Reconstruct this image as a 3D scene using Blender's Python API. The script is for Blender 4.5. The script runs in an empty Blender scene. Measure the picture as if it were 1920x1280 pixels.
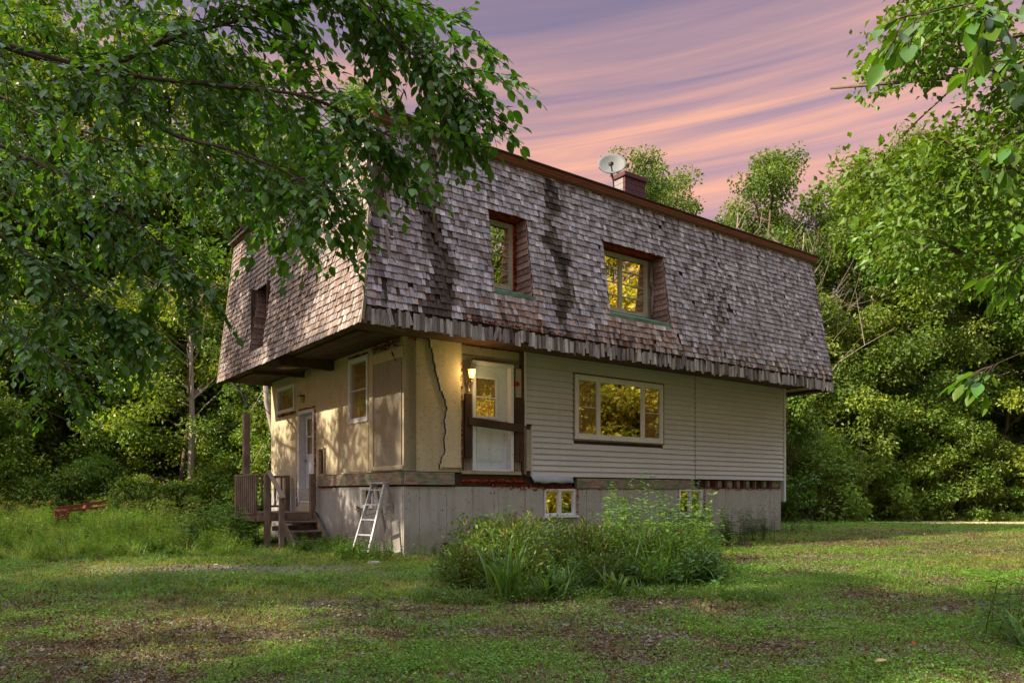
import bpy, math, random
import numpy as np
from mathutils import Vector, Matrix, Euler

R = random.Random(7)
N = np.random.default_rng(11)
SC = bpy.context.scene
COL = SC.collection
rad = math.radians

# ------------------------------------------------------------------ camera
EYE = 1.073
cam = bpy.data.cameras.new('camera'); camo = bpy.data.objects.new('camera', cam); COL.objects.link(camo)
cam.sensor_width = 36; cam.lens = 36 * 1404 / 1920; cam.shift_y = 285 / 1920
cam.clip_end = 2000; cam.clip_start = 0.05
camo.location = (0, 0, EYE); camo.rotation_euler = (rad(90), 0, 0)
SC.camera = camo

# ------------------------------------------------------------------ sky and sun
SUN_AZ, SUN_EL = 203.0, 33.0          # direction towards the sun, measured from +x
w = bpy.data.worlds.new('World'); SC.world = w; w.use_nodes = True
nt = w.node_tree; nt.nodes.clear()
def nn(nt, t, **k):
    n = nt.nodes.new(t)
    for a, b in k.items():
        if a == 'inp':
            for i, v in b.items(): n.inputs[i].default_value = v
        else: setattr(n, a, b)
    return n
def math_(nt, op, a, b=None, c=None, clamp=False):
    n = nt.nodes.new('ShaderNodeMath'); n.operation = op; n.use_clamp = clamp
    for i, v in enumerate((a, b, c)):
        if v is None: continue
        if isinstance(v, (int, float)): n.inputs[i].default_value = v
        else: nt.links.new(v, n.inputs[i])
    return n.outputs[0]
def ramp(nt, fac, stops, interp='LINEAR'):
    n = nt.nodes.new('ShaderNodeValToRGB'); n.color_ramp.interpolation = interp
    e = n.color_ramp.elements
    while len(e) > 1: e.remove(e[-1])
    e[0].position = stops[0][0]; e[0].color = (*stops[0][1], 1)
    for p, c in stops[1:]:
        x = e.new(p); x.color = (*c, 1)
    nt.links.new(fac, n.inputs[0]); return n.outputs[0]
def mixc(nt, fac, a, b, mode='MIX'):
    n = nt.nodes.new('ShaderNodeMix'); n.data_type = 'RGBA'; n.blend_type = mode
    for i, v in ((0, fac), (6, a), (7, b)):
        if isinstance(v, (int, float)): n.inputs[i].default_value = v
        elif isinstance(v, tuple): n.inputs[i].default_value = (*v, 1)
        else: nt.links.new(v, n.inputs[i])
    return n.outputs[2]
SKY_GAIN = 1.0
sky = nn(nt, 'ShaderNodeTexSky', sky_type='NISHITA', sun_disc=False, sun_elevation=rad(SUN_EL), sun_rotation=rad(90 - SUN_AZ))
tc = nn(nt, 'ShaderNodeTexCoord'); sep = nn(nt, 'ShaderNodeSeparateXYZ'); nt.links.new(tc.outputs['Generated'], sep.inputs[0])
sx, sy, sz = sep.outputs
az = math_(nt, 'ARCTAN2', sx, sy)
el = math_(nt, 'ARCSINE', sz)
acr = math_(nt, 'SUBTRACT', el, math_(nt, 'MULTIPLY', math_(nt, 'SINE', az), 0.07))
def vec(nt, a, b, c):
    n = nt.nodes.new('ShaderNodeCombineXYZ')
    for i, v in enumerate((a, b, c)):
        if isinstance(v, (int, float)): n.inputs[i].default_value = v
        else: nt.links.new(v, n.inputs[i])
    return n.outputs[0]
def noise(nt, v, scale, detail=4, rough=.55, dist=0., out=0):
    n = nn(nt, 'ShaderNodeTexNoise', inp={'Scale': scale, 'Detail': detail, 'Roughness': rough, 'Distortion': dist})
    if v is not None: nt.links.new(v, n.inputs['Vector'])
    return n.outputs[out]
v1 = vec(nt, math_(nt, 'MULTIPLY', sx, .55), math_(nt, 'MULTIPLY', sy, .4), math_(nt, 'MULTIPLY', acr, 11.))
n1 = noise(nt, v1, 1.0, 5, .5, .12)
v2 = vec(nt, math_(nt, 'MULTIPLY', sx, 2.), math_(nt, 'MULTIPLY', sy, 1.), math_(nt, 'MULTIPLY', acr, 44.))
n2 = noise(nt, v2, 1.0, 5, .6, .5)
low = ramp(nt, el, [(0., (.62, .60, .62)), (.25, (.85, .85, .88)), (.42, (1., 1., 1.))])
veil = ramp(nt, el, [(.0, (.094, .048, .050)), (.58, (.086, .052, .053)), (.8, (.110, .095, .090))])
base = mixc(nt, 1., mixc(nt, 1.0, sky.outputs[0], veil, 'MULTIPLY'), low, 'MULTIPLY')     # Nishita at 0.1, seen through a dusky veil
band = ramp(nt, acr, [(.14, (.04, .04, .04)), (.30, (.25, .25, .25)), (.39, (1., 1., 1.)), (.47, (.85, .85, .85)), (.56, (.2, .2, .2)), (.63, (.25, .25, .25)), (.80, (1., 1., 1.))])
st = math_(nt, 'ADD', math_(nt, 'MULTIPLY', n1, .58), math_(nt, 'MULTIPLY', n2, .43))
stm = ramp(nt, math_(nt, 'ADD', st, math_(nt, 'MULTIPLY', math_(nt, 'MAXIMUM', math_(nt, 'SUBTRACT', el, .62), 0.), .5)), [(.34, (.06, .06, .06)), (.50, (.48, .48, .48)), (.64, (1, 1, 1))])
ccol = ramp(nt, el, [(.3, (.66, .29, .125)), (.58, (.50, .26, .18)), (.78, (.92, .92, 1.0)), (1., (1.05, 1.1, 1.2))])  # overhead colours made brighter and neutral, added as soft light for house and yard
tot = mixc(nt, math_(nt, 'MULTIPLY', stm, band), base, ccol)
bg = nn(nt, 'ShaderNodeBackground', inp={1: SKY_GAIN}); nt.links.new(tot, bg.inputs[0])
wo = nn(nt, 'ShaderNodeOutputWorld'); nt.links.new(bg.outputs[0], wo.inputs[0])

sl = bpy.data.lights.new('sun', 'SUN'); sl.energy = 4.6; sl.angle = rad(.53); sl.color = (1., .83, .62)
so = bpy.data.objects.new('sun', sl); COL.objects.link(so)
sd = Vector((math.cos(rad(SUN_AZ)) * math.cos(rad(SUN_EL)), math.sin(rad(SUN_AZ)) * math.cos(rad(SUN_EL)), math.sin(rad(SUN_EL))))
so.rotation_euler = sd.to_track_quat('Z', 'Y').to_euler(); so.location = sd * 60
SC.view_settings.view_transform = 'Standard'; SC.view_settings.look = 'None'
SC.view_settings.exposure = 1.22; SC.view_settings.gamma = 1.0; SC.view_settings.use_curve_mapping = False
SC.cycles.max_bounces = 7; SC.cycles.diffuse_bounces = 4; SC.cycles.transmission_bounces = 4; SC.cycles.transparent_max_bounces = 6
SC.cycles.use_denoising = True
SC.cycles.sample_clamp_indirect = 6

# ------------------------------------------------------------------ materials
def material(name, fn):
    m = bpy.data.materials.new(name); m.use_nodes = True; t = m.node_tree; t.nodes.clear()
    out = t.nodes.new('ShaderNodeOutputMaterial'); t.links.new(fn(t), out.inputs[0]); return m
def bsdf(t, col, rough=.7, spec=.3, metal=0., bump=None, bstr=.3, bdist=.01):
    p = t.nodes.new('ShaderNodeBsdfPrincipled')
    for k, v in (('Base Color', col), ('Roughness', rough), ('Specular IOR Level', spec), ('Metallic', metal)):
        if isinstance(v, tuple): p.inputs[k].default_value = (*v, 1)
        elif isinstance(v, (int, float)): p.inputs[k].default_value = v
        else: t.links.new(v, p.inputs[k])
    if bump is not None:
        b = t.nodes.new('ShaderNodeBump'); b.inputs['Strength'].default_value = bstr; b.inputs['Distance'].default_value = bdist
        t.links.new(bump, b.inputs['Height']); t.links.new(b.outputs[0], p.inputs['Normal'])
    return p.outputs[0]
def pos(t, s=(1, 1, 1)):
    g = t.nodes.new('ShaderNodeNewGeometry'); m = t.nodes.new('ShaderNodeMapping'); m.inputs['Scale'].default_value = s
    t.links.new(g.outputs['Position'], m.inputs[0]); return m.outputs[0]
def attr(t, n='col'):
    a = t.nodes.new('ShaderNodeAttribute'); a.attribute_name = n; return a.outputs['Color']
def objcol(t):
    return t.nodes.new('ShaderNodeObjectInfo').outputs['Color']
def objrand(t):
    return t.nodes.new('ShaderNodeObjectInfo').outputs['Random']

def shingle_mat(src):
    def f(t):
        c = src(t)
        g = noise(t, pos(t, (70, 70, 5)), 1, 4, .65)
        g2 = noise(t, pos(t, (1.6, 1.6, .7)), 1, 5, .6)
        c = mixc(t, 1., c, ramp(t, g, [(.32, (.32, .28, .26)), (.48, (1, 1, 1)), (.72, (1.35, 1.33, 1.32))]), 'MULTIPLY')
        c = mixc(t, 1., c, ramp(t, g2, [(.33, (.7, .64, .62)), (.5, (1, 1, 1))]), 'MULTIPLY')
        return bsdf(t, c, .85, .2, 0, g, .25, .003)
    return f
M = {}
M['shingle_part'] = material('weathered_shingle_single', shingle_mat(objcol))
M['shingle_mass'] = material('weathered_shingle', shingle_mat(attr))
def wood(c1, c2, zs=(40, 40, 5), rough=.8):
    def f(t):
        g = noise(t, pos(t, zs), 1, 5, .65); g2 = noise(t, pos(t), 2.2, 4, .6)
        c = mixc(t, g, c1, c2)
        c = mixc(t, 1., c, ramp(t, g2, [(.3, (.55, .55, .55)), (.6, (1.15, 1.15, 1.15))]), 'MULTIPLY')
        return bsdf(t, c, rough, .25, 0, g, .5, .006)
    return f
M['dark_wood'] = material('dark_rotten_wood', wood((.02, .012, .008), (.10, .06, .04)))
M['grey_wood'] = material('weathered_grey_wood', wood((.10, .075, .06), (.30, .24, .20)))
M['deck_wood'] = material('old_deck_wood', wood((.09, .06, .045), (.26, .20, .155), (18, 18, 12)))
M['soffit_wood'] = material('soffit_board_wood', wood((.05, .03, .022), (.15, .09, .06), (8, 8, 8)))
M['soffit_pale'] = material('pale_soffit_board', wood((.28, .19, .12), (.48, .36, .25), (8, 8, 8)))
def beam(t):
    g = noise(t, pos(t, (6, 6, 30)), 1, 5, .65); g2 = noise(t, pos(t), 3.5, 5, .65)
    c = mixc(t, ramp(t, g2, [(.42, (0, 0, 0)), (.58, (1, 1, 1))]), (.17, .20, .13), (.27, .20, .16))
    c = mixc(t, 1., c, ramp(t, g, [(.3, (.45, .45, .45)), (.6, (1.2, 1.2, 1.2))]), 'MULTIPLY')
    return bsdf(t, c, .85, .2, 0, g, .4, .006)
M['beam'] = material('mossy_sill_beam', beam)
def stucco(tint=(1, 1, 1)):
    def f(t):
        g = noise(t, pos(t), 3, 6, .65); g1 = noise(t, pos(t), 1.1, 3, .5); h = noise(t, pos(t), 130, 3, .7); st = noise(t, pos(t, (9, 9, .8)), 1, 4, .6)
        c = mixc(t, g, (.38, .335, .215), (.57, .515, .365))
        c = mixc(t, 1., c, ramp(t, st, [(.3, (.86, .85, .8)), (.55, (1., 1., 1.))]), 'MULTIPLY')
        c = mixc(t, ramp(t, g1, [(.5, (0, 0, 0)), (.75, (.6, .6, .6))]), c, (.42, .40, .33))
        sp = noise(t, pos(t), 38, 2, .5)
        c = mixc(t, 1., c, ramp(t, sp, [(.31, (.25, .22, .18)), (.36, (1, 1, 1))]), 'MULTIPLY')
        c = mixc(t, 1., c, tint, 'MULTIPLY')
        return bsdf(t, c, .9, .15, 0, h, .5, .004)
    return f
M['stucco'] = material('ochre_stucco', stucco())
M['stucco_grey'] = material('greyed_stucco_panel', stucco((.62, .62, .68)))
M['stucco_light'] = material('light_stucco', stucco((1.15, 1.15, 1.15)))
def concrete(t):
    g = noise(t, pos(t), 2.5, 6, .65); st = noise(t, pos(t, (7, 7, .9)), 1, 5, .65); pit = noise(t, pos(t, (26, 26, 20)), 1, 2, .5)
    c = mixc(t, g, (.27, .275, .26), (.44, .445, .415))
    c = mixc(t, 1., c, ramp(t, st, [(.30, (.78, .76, .74)), (.5, (1, 1, 1))]), 'MULTIPLY')
    c = mixc(t, 1., c, ramp(t, pit, [(.29, (.16, .14, .12)), (.33, (1, 1, 1))]), 'MULTIPLY')
    # damp, dirty foot of the wall
    gg = t.nodes.new('ShaderNodeNewGeometry'); sp = t.nodes.new('ShaderNodeSeparateXYZ'); t.links.new(gg.outputs['Position'], sp.inputs[0])
    zz = math_(t, 'ADD', sp.outputs[2], math_(t, 'MULTIPLY', noise(t, pos(t), 3, 4, .6), -.5))
    c = mixc(t, ramp(t, zz, [(.0, (.55, .55, .55)), (.28, (0, 0, 0))]), c, (.20, .18, .14))
    return bsdf(t, c, .9, .15, 0, g, .4, .01)
M['concrete'] = material('poured_concrete', concrete)
def siding(t):
    g = noise(t, pos(t, (1.2, 1.2, 3)), 1, 5, .6); st = noise(t, pos(t, (14, 14, 1)), 1, 4, .6)
    c = mixc(t, g, (.45, .47, .50), (.58, .60, .635))
    c = mixc(t, 1., c, ramp(t, st, [(.3, (.93, .92, .90)), (.5, (1, 1, 1))]), 'MULTIPLY')
    return bsdf(t, c, .55, .35, 0, g, .15, .004)
M['siding'] = material('pale_vinyl_siding', siding)
def white(c1, c2, rough=.5):
    def f(t):
        g = noise(t, pos(t), 5, 6, .65); p = noise(t, pos(t), 22, 3, .6)
        c = mixc(t, g, c1, c2)
        c = mixc(t, 1., c, ramp(t, p, [(.30, (.5, .42, .35)), (.36, (1, 1, 1))]), 'MULTIPLY')
        return bsdf(t, c, rough, .4, 0, g, .1, .004)
    return f
M['white'] = material('white_painted_trim', white((.50, .54, .57), (.72, .76, .80)))
M['door'] = material('white_painted_door', white((.44, .52, .58), (.58, .66, .72), .4))
M['old_paint'] = material('worn_green_grey_paint', white((.22, .22, .15), (.42, .38, .28), .7))
M['teal'] = material('green_painted_sill', wood((.06, .16, .12), (.20, .34, .27), (12, 12, 30)))
def glass(tint, back, fac=.62):
    def f(t):
        h = noise(t, pos(t), 2.2, 1, .4)
        gl = t.nodes.new('ShaderNodeBsdfGlossy'); gl.inputs['Roughness'].default_value = .01; gl.inputs[0].default_value = (*tint, 1)
        b = t.nodes.new('ShaderNodeBump'); b.inputs['Strength'].default_value = .05; b.inputs['Distance'].default_value = .04
        t.links.new(h, b.inputs['Height']); t.links.new(b.outputs[0], gl.inputs['Normal'])
        tr = t.nodes.new('ShaderNodeBsdfTransparent'); tr.inputs[0].default_value = (*back, 1)
        m = t.nodes.new('ShaderNodeMixShader'); m.inputs[0].default_value = fac
        t.links.new(tr.outputs[0], m.inputs[1]); t.links.new(gl.outputs[0], m.inputs[2]); return m.outputs[0]
    return f
M['glass'] = material('coated_window_glass', glass((1., .93, .70), (.8, .8, .8), .88))
M['glass_clear'] = material('window_glass', glass((1, .95, .85), (.9, .9, .9), .22))
def plain(c, rough=.6, spec=.3, metal=0., var=.25):
    def f(t):
        g = noise(t, pos(t), 9, 5, .6)
        cc = mixc(t, g, tuple(x * (1 - var) for x in c), tuple(min(1, x * (1 + var)) for x in c))
        return bsdf(t, cc, rough, spec, metal, g, .15, .004)
    return f
M['broken'] = material('pale_broken_plaster', plain((.62, .58, .46), .9, .1))
M['curtain'] = material('tan_curtain_cloth', plain((.60, .40, .17), .9, .1))
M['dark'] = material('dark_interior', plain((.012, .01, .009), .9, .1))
M['fascia'] = material('rust_brown_gutter_metal', plain((.19, .055, .035), .38, .5, .2, .4))
M['fascia_dark'] = material('dark_roof_edge_metal', plain((.035, .018, .014), .5, .4))
M['roof'] = material('roof_membrane', plain((.05, .045, .045), .9))
def resid(t):
    g = noise(t, pos(t), 14, 4, .6)
    c = mixc(t, ramp(t, g, [(.4, (0, 0, 0)), (.62, (1, 1, 1))]), (.10, .012, .008), (.34, .07, .02))
    return bsdf(t, c, .9, .1)
M['residue'] = material('red_brown_sealant_residue', resid)
M['black'] = material('black_metal', plain((.02, .02, .022), .4, .5))
M['metal'] = material('galvanised_metal', plain((.33, .34, .34), .45, .5, .35))
M['alu'] = material('weathered_aluminium', plain((.42, .45, .46), .45, .5, .35))
M['brick'] = material('purple_brown_masonry', plain((.10, .045, .055), .85, .2))
M['brick_sunlit'] = material('sunlit_chimney_face', plain((.24, .22, .22), .8, .2))  # sunlight on the chimney's left face put into a paler brick colour
M['tarp'] = material('blue_grey_tarp', plain((.36, .42, .52), .5, .35))
M['rust'] = material('rusty_red_paint', plain((.16, .045, .03), .8, .15))
M['bell'] = material('red_alarm_plastic', plain((.35, .012, .012), .35, .5))
M['foamy'] = material('brass_lantern_metal', plain((.42, .30, .16), .4, .5, .3))
def lampglass(t):
    e = t.nodes.new('ShaderNodeEmission'); e.inputs[0].default_value = (1, .55, .18, 1); e.inputs[1].default_value = 1.1
    g = bsdf(t, (.8, .7, .5), .2, .5); m = t.nodes.new('ShaderNodeMixShader'); m.inputs[0].default_value = .5
    t.links.new(g, m.inputs[1]); t.links.new(e.outputs[0], m.inputs[2]); return m.outputs[0]
M['lamp_glass'] = material('glowing_lamp_glass', lampglass)
M['lamp_off'] = material('yellowed_lamp_glass', plain((.5, .38, .14), .3, .5))
def dish(t):
    g = noise(t, pos(t), 6, 3, .5); d = bsdf(t, mixc(t, g, (.12, .14, .14), (.18, .19, .19)), .55, .35)
    return d
M['dish'] = material('grey_dish_mesh', dish)
def leaf(transl=.32, gain=1., rough=.45, src=attr, spec=.35):
    def f(t):
        c = src(t); r = objrand(t)
        c = mixc(t, 1., c, ramp(t, r, [(0, (.95 * gain, 1.05 * gain, .9 * gain)), (1, (1.45 * gain, 1.4 * gain, 1.15 * gain))]), 'MULTIPLY')
        d = bsdf(t, c, rough, spec)
        tl = t.nodes.new('ShaderNodeBsdfTranslucent')
        c2 = mixc(t, 1., c, (1.9, 1.75, .55), 'MULTIPLY'); t.links.new(c2, tl.inputs[0])
        m = t.nodes.new('ShaderNodeMixShader'); m.inputs[0].default_value = transl
        t.links.new(d, m.inputs[1]); t.links.new(tl.outputs[0], m.inputs[2]); return m.outputs[0]
    return f
M['leaf'] = material('tree_leaves', leaf())
M['leaf_near'] = material('near_leaves', leaf(.4, 1., .38, attr, .45))
M['leaf_part'] = material('single_leaf', leaf(.4, 1., .38, objcol, .45))
M['weed'] = material('weed_leaves', leaf(.38))
M['grass'] = material('grass_blades', leaf(.35, 1.35, .5))
def bark(t):
    g = noise(t, pos(t, (16, 16, 3.5)), 1, 6, .7)
    return bsdf(t, mixc(t, g, (.055, .04, .03), (.22, .175, .14)), .9, .1, 0, g, .8, .03)
M['bark'] = material('tree_bark', bark)
def bark2(t):
    g = noise(t, pos(t, (16, 16, 3.5)), 1, 6, .7)
    return bsdf(t, mixc(t, g, (.03, .022, .018), (.10, .08, .065)), .9, .1, 0, g, .6, .02)
M['bark_dark'] = material('dark_branch_bark', bark2)
M['deadwood'] = material('bleached_dead_wood', plain((.30, .26, .22), .9, .1))
M['litter'] = material('dry_plant_litter', leaf(.1, 1., .8, attr, .1))
M['stone'] = material('grey_stone', plain((.30, .28, .27), .85, .2))
def ground_m(t):
    c = attr(t)
    g = noise(t, pos(t), 26, 5, .7); g2 = noise(t, pos(t), 5, 5, .65); g3 = noise(t, pos(t), 110, 2, .6)
    c = mixc(t, 1., c, ramp(t, g, [(.3, (.55, .52, .50)), (.5, (1, 1, 1)), (.72, (1.5, 1.45, 1.4))]), 'MULTIPLY')
    c = mixc(t, 1., c, ramp(t, g2, [(.35, (.7, .7, .7)), (.6, (1.15, 1.15, 1.15))]), 'MULTIPLY')
    return bsdf(t, c, .95, .1, 0, g3, .8, .02)
M['ground'] = material('lawn_soil', ground_m)

# ------------------------------------------------------------------ mesh helpers
def tag(o, label=None, cat=None, group=None, kind=None):
    if label: o['label'] = label
    if cat: o['category'] = cat
    if group: o['group'] = group
    if kind: o['kind'] = kind
    return o
def empty(name, loc=(0, 0, 0), rz=0., parent=None):
    o = bpy.data.objects.new(name, None); COL.objects.link(o); o.location = loc; o.rotation_euler = (0, 0, rz)
    o.empty_display_size = .2
    if parent: o.parent = parent
    return o
def mk_mesh(name, V, F, mat, cols=None, smooth=False):
    """V (n,3), F list/array of quads or ragged faces; cols (n,3) per vertex"""
    me = bpy.data.meshes.new(name)
    V = np.asarray(V, dtype=np.float32)
    if isinstance(F, np.ndarray):
        k = F.shape[1]; nf = len(F)
        me.vertices.add(len(V)); me.vertices.foreach_set('co', V.ravel())
        me.loops.add(nf * k); me.loops.foreach_set('vertex_index', F.astype(np.int32).ravel())
        me.polygons.add(nf); me.polygons.foreach_set('loop_start', np.arange(0, nf * k, k, dtype=np.int32))
        me.polygons.foreach_set('use_smooth', [False] * nf)
        me.update(calc_edges=True)
    else:
        me.from_pydata([tuple(map(float, v)) for v in V], [], F)
    if cols is not None:
        a = me.attributes.new('col', 'FLOAT_COLOR', 'POINT')
        c = np.ones((len(V), 4), dtype=np.float32); c[:, :3] = cols; a.data.foreach_set('color', c.ravel())
    if smooth: me.polygons.foreach_set('use_smooth', [True] * len(me.polygons))
    for mm in (mat if isinstance(mat, (list, tuple)) else [mat]): me.materials.append(mm)
    me.validate(); return me
def link(name, me, parent=None, loc=None, rot=None, scale=None):
    o = bpy.data.objects.new(name, me); COL.objects.link(o)
    if parent: o.parent = parent
    if loc is not None: o.location = loc
    if rot is not None: o.rotation_euler = rot
    if scale is not None: o.scale = scale
    return o
class MB:
    def __init__(s): s.v = []; s.f = []; s.c = []
    def add(s, vs, fs, c=None):
        n = len(s.v); s.v += [tuple(x) for x in vs]; s.f += [tuple(i + n for i in f) for f in fs]
        s.c += [c or (1, 1, 1)] * len(vs); return s
    def box(s, x0, x1, y0, y1, z0, z1, c=None):
        return s.add([(x0, y0, z0), (x1, y0, z0), (x1, y1, z0), (x0, y1, z0), (x0, y0, z1), (x1, y0, z1), (x1, y1, z1), (x0, y1, z1)],
                     [(0, 3, 2, 1), (4, 5, 6, 7), (0, 1, 5, 4), (1, 2, 6, 5), (2, 3, 7, 6), (3, 0, 4, 7)], c)
    def bar(s, p, q, wd, ht, up=(0, 0, 1), c=None):
        p, q = Vector(p), Vector(q); d = (q - p).normalized(); u = Vector(up); sd = d.cross(u).normalized(); u = sd.cross(d).normalized()
        vs = [e + sd * a * wd / 2 + u * b * ht / 2 for e in (p, q) for a, b in ((-1, -1), (1, -1), (1, 1), (-1, 1))]
        return s.add(vs, [(0, 3, 2, 1), (4, 5, 6, 7), (0, 1, 5, 4), (1, 2, 6, 5), (2, 3, 7, 6), (3, 0, 4, 7)], c)
    def tube(s, pts, rs, n=8, c=None, cap=True):
        pts = [Vector(p) for p in pts]
        if isinstance(rs, (int, float)): rs = [rs] * len(pts)
        b = len(s.v); vs = []; prev = None
        for i, p in enumerate(pts):
            d = (pts[min(i + 1, len(pts) - 1)] - pts[max(i - 1, 0)]).normalized()
            if prev is None: prev = d.orthogonal().normalized()
            prev = (prev - d * prev.dot(d)).normalized(); t = d.cross(prev)
            for k in range(n):
                a = 2 * math.pi * k / n; vs.append(p + (prev * math.cos(a) + t * math.sin(a)) * rs[i])
        fs = [(i * n + k, i * n + (k + 1) % n, (i + 1) * n + (k + 1) % n, (i + 1) * n + k) for i in range(len(pts) - 1) for k in range(n)]
        if cap: fs += [tuple(range(n))[::-1], tuple((len(pts) - 1) * n + k for k in range(n))]
        return s.add(vs, fs, c)
    def prism(s, poly, axis, t0, t1):
        """poly: 2-D points in the plane left after dropping axis (0 x,1 y,2 z)"""
        def mkp(p, t):
            q = list(p); q.insert(axis, t); return q
        n = len(poly); vs = [mkp(p, t0) for p in poly] + [mkp(p, t1) for p in poly]
        fs = [tuple(range(n)), tuple(range(2 * n - 1, n - 1, -1))] + [(i, i + n, (i + 1) % n + n, (i + 1) % n) for i in range(n)]
        return s.add(vs, fs)
    def mesh(s, name, mat, smooth=False, color=False):
        me = mk_mesh(name, s.v, s.f, mat, np.array(s.c) if color else None, smooth)
        return me
    def build(s, name, mat, parent=None, smooth=False, color=False, label=None, bevel=0.):
        o = link(name, s.mesh(name, mat, smooth, color), parent)
        if bevel:
            m = o.modifiers.new('edge', 'BEVEL'); m.width = bevel; m.segments = 1; m.limit_method = 'ANGLE'
        if label: o['label'] = label
        return o
def lerp(a, b, t): return a + (b - a) * t
def copy_tree(o, parent=None):
    c = o.copy(); COL.objects.link(c); c.parent = parent
    for ch in [x for x in CH.get(o.name, [])]: copy_tree(ch, c)
    return c
CH = {}

# value noise for masks shared by ground colour and grass density
_G = N.random((64, 64))
def vnoise(x, y, s):
    x = np.asarray(x) * s + 100.3; y = np.asarray(y) * s + 57.7
    xi = np.floor(x).astype(int); yi = np.floor(y).astype(int); fx = x - xi; fy = y - yi
    fx = fx * fx * (3 - 2 * fx); fy = fy * fy * (3 - 2 * fy)
    g = lambda a, b: _G[a % 64, b % 64]
    return (g(xi, yi) * (1 - fx) + g(xi + 1, yi) * fx) * (1 - fy) + (g(xi, yi + 1) * (1 - fx) + g(xi + 1, yi + 1) * fx) * fy
def fbm(x, y, s, o=4):
    t = 0; a = .5; n = 0
    for i in range(o): t = t + a * vnoise(x, y, s * 2 ** i + i * .013); n += a; a *= .5
    return t / n
def smooth(e0, e1, x):
    t = np.clip((np.asarray(x, dtype=float) - e0) / (e1 - e0), 0, 1); return t * t * (3 - 2 * t)
HO = (-1.894, 13.1); HA = (.804, .5946); HB = (-.5946, .804)
def to_house(x, y):
    dx = np.asarray(x) - HO[0]; dy = np.asarray(y) - HO[1]; return dx * HA[0] + dy * HA[1], dx * HB[0] + dy * HB[1]
def from_house(a, b): return HO[0] + a * HA[0] + b * HB[0], HO[1] + a * HA[1] + b * HB[1]
def gz(x, y):
    x = np.asarray(x, dtype=float); y = np.asarray(y, dtype=float)
    z = -.22 * smooth(9.5, 3.5, y) + .13 * np.exp(-((x - 8) ** 2 + (y - 20) ** 2) / 40) + (fbm(x, y, .35, 3) - .5) * .10 + (fbm(x, y, 2.2, 2) - .5) * .035
    z = z + smooth(34, 90, np.hypot(x, y)) * 1.2
    return z - .02
def dirtmask(x, y):
    """1 = bare soil / litter, 0 = lush"""
    x = np.asarray(x, dtype=float); y = np.asarray(y, dtype=float)
    d = smooth(.56, .72, fbm(x, y, .9, 4)) * .7
    def blob(cx, cy, rx, ry, k): return k * np.exp(-(((x - cx) / rx) ** 2 + ((y - cy) / ry) ** 2) ** 1.4)
    n = .55 + .9 * fbm(x, y, 1.7, 3)
    d = np.maximum(d, blob(-4.0, 10.6, 1.3, .5, .9) * n)        # gravel patch in front of the porch
    d = np.maximum(d, blob(-3.3, 5.8, 1.3, 1.5, 1.) * n)          # bottom left leaf litter
    d = np.maximum(d, blob(-4.9, 8.0, 1.8, 1.2, .5) * n)
    d = np.maximum(d, blob(.4, 7.6, 2.6, .55, .95) * n)           # ring in front of the bed
    d = np.maximum(d, blob(3.9, 12.2, 2.6, .8, .85) * n)
    d = np.maximum(d, blob(6.5, 15.2, 4.0, 1.0, .8) * n)
    d = np.maximum(d, blob(1.05, 6.1, .8, .42, .8) * n)
    d = np.maximum(d, blob(2.3, 5.9, .9, .3, .8) * n)
    d = np.maximum(d, blob(.7, 4.9, .9, .3, .6) * n)
    d = np.maximum(d, blob(-1.7, 7.8, .6, .4, .7) * n)
    d = np.maximum(d, blob(3.6, 5.2, .7, .5, .8) * n)
    d = np.maximum(d, blob(9.5, 18.5, 4, .9, .6) * n)
    wob = (fbm(x, y, .8, 3) - .5) * .8
    for yc, w_, x0, k_ in ((11.6 + .30 * (x - 2), .42, 2.2, .75), (9.6 + .20 * (x - 2), .34, 2.6, .6), (15.4 + .25 * (x - 5), .5, 4.5, .7)): d = np.maximum(d, k_ * np.exp(-((y - yc - wob) / w_) ** 2) * smooth(x0, x0 + 1, x) * n)
    for x0, x1, yc, w_ in ((-6, 6, 6.55 + .10 * x + .03 * x * x, .28), (-6, 6, 5.2 + .12 * x + .03 * x * x, .22)): d = np.maximum(d, .7 * np.exp(-((y - yc - wob * .5) / w_) ** 2) * n)
    hole = smooth(.46, .60, fbm(x + 9, y + 3, 4.2, 4)); d = d * (.45 + .75 * hole) + .35 * smooth(.60, .72, fbm(x - 20, y, 5.0, 3))
    return np.clip(d, 0, 1)
def meadow(x, y):
    """1 inside the tall-weed meadow left of the house"""
    x = np.asarray(x, dtype=float); y = np.asarray(y, dtype=float); a, b = to_house(x, y)
    e = (-1.6 - a) + (fbm(x, y, .6, 3) - .5) * 2
    m = smooth(0, .6, e) * smooth(12.3, 13.4, y + (fbm(x, y, .8, 3) - .5) * 2 + (x < -6) * 1.0)
    return m * (x < -3.8)

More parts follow.
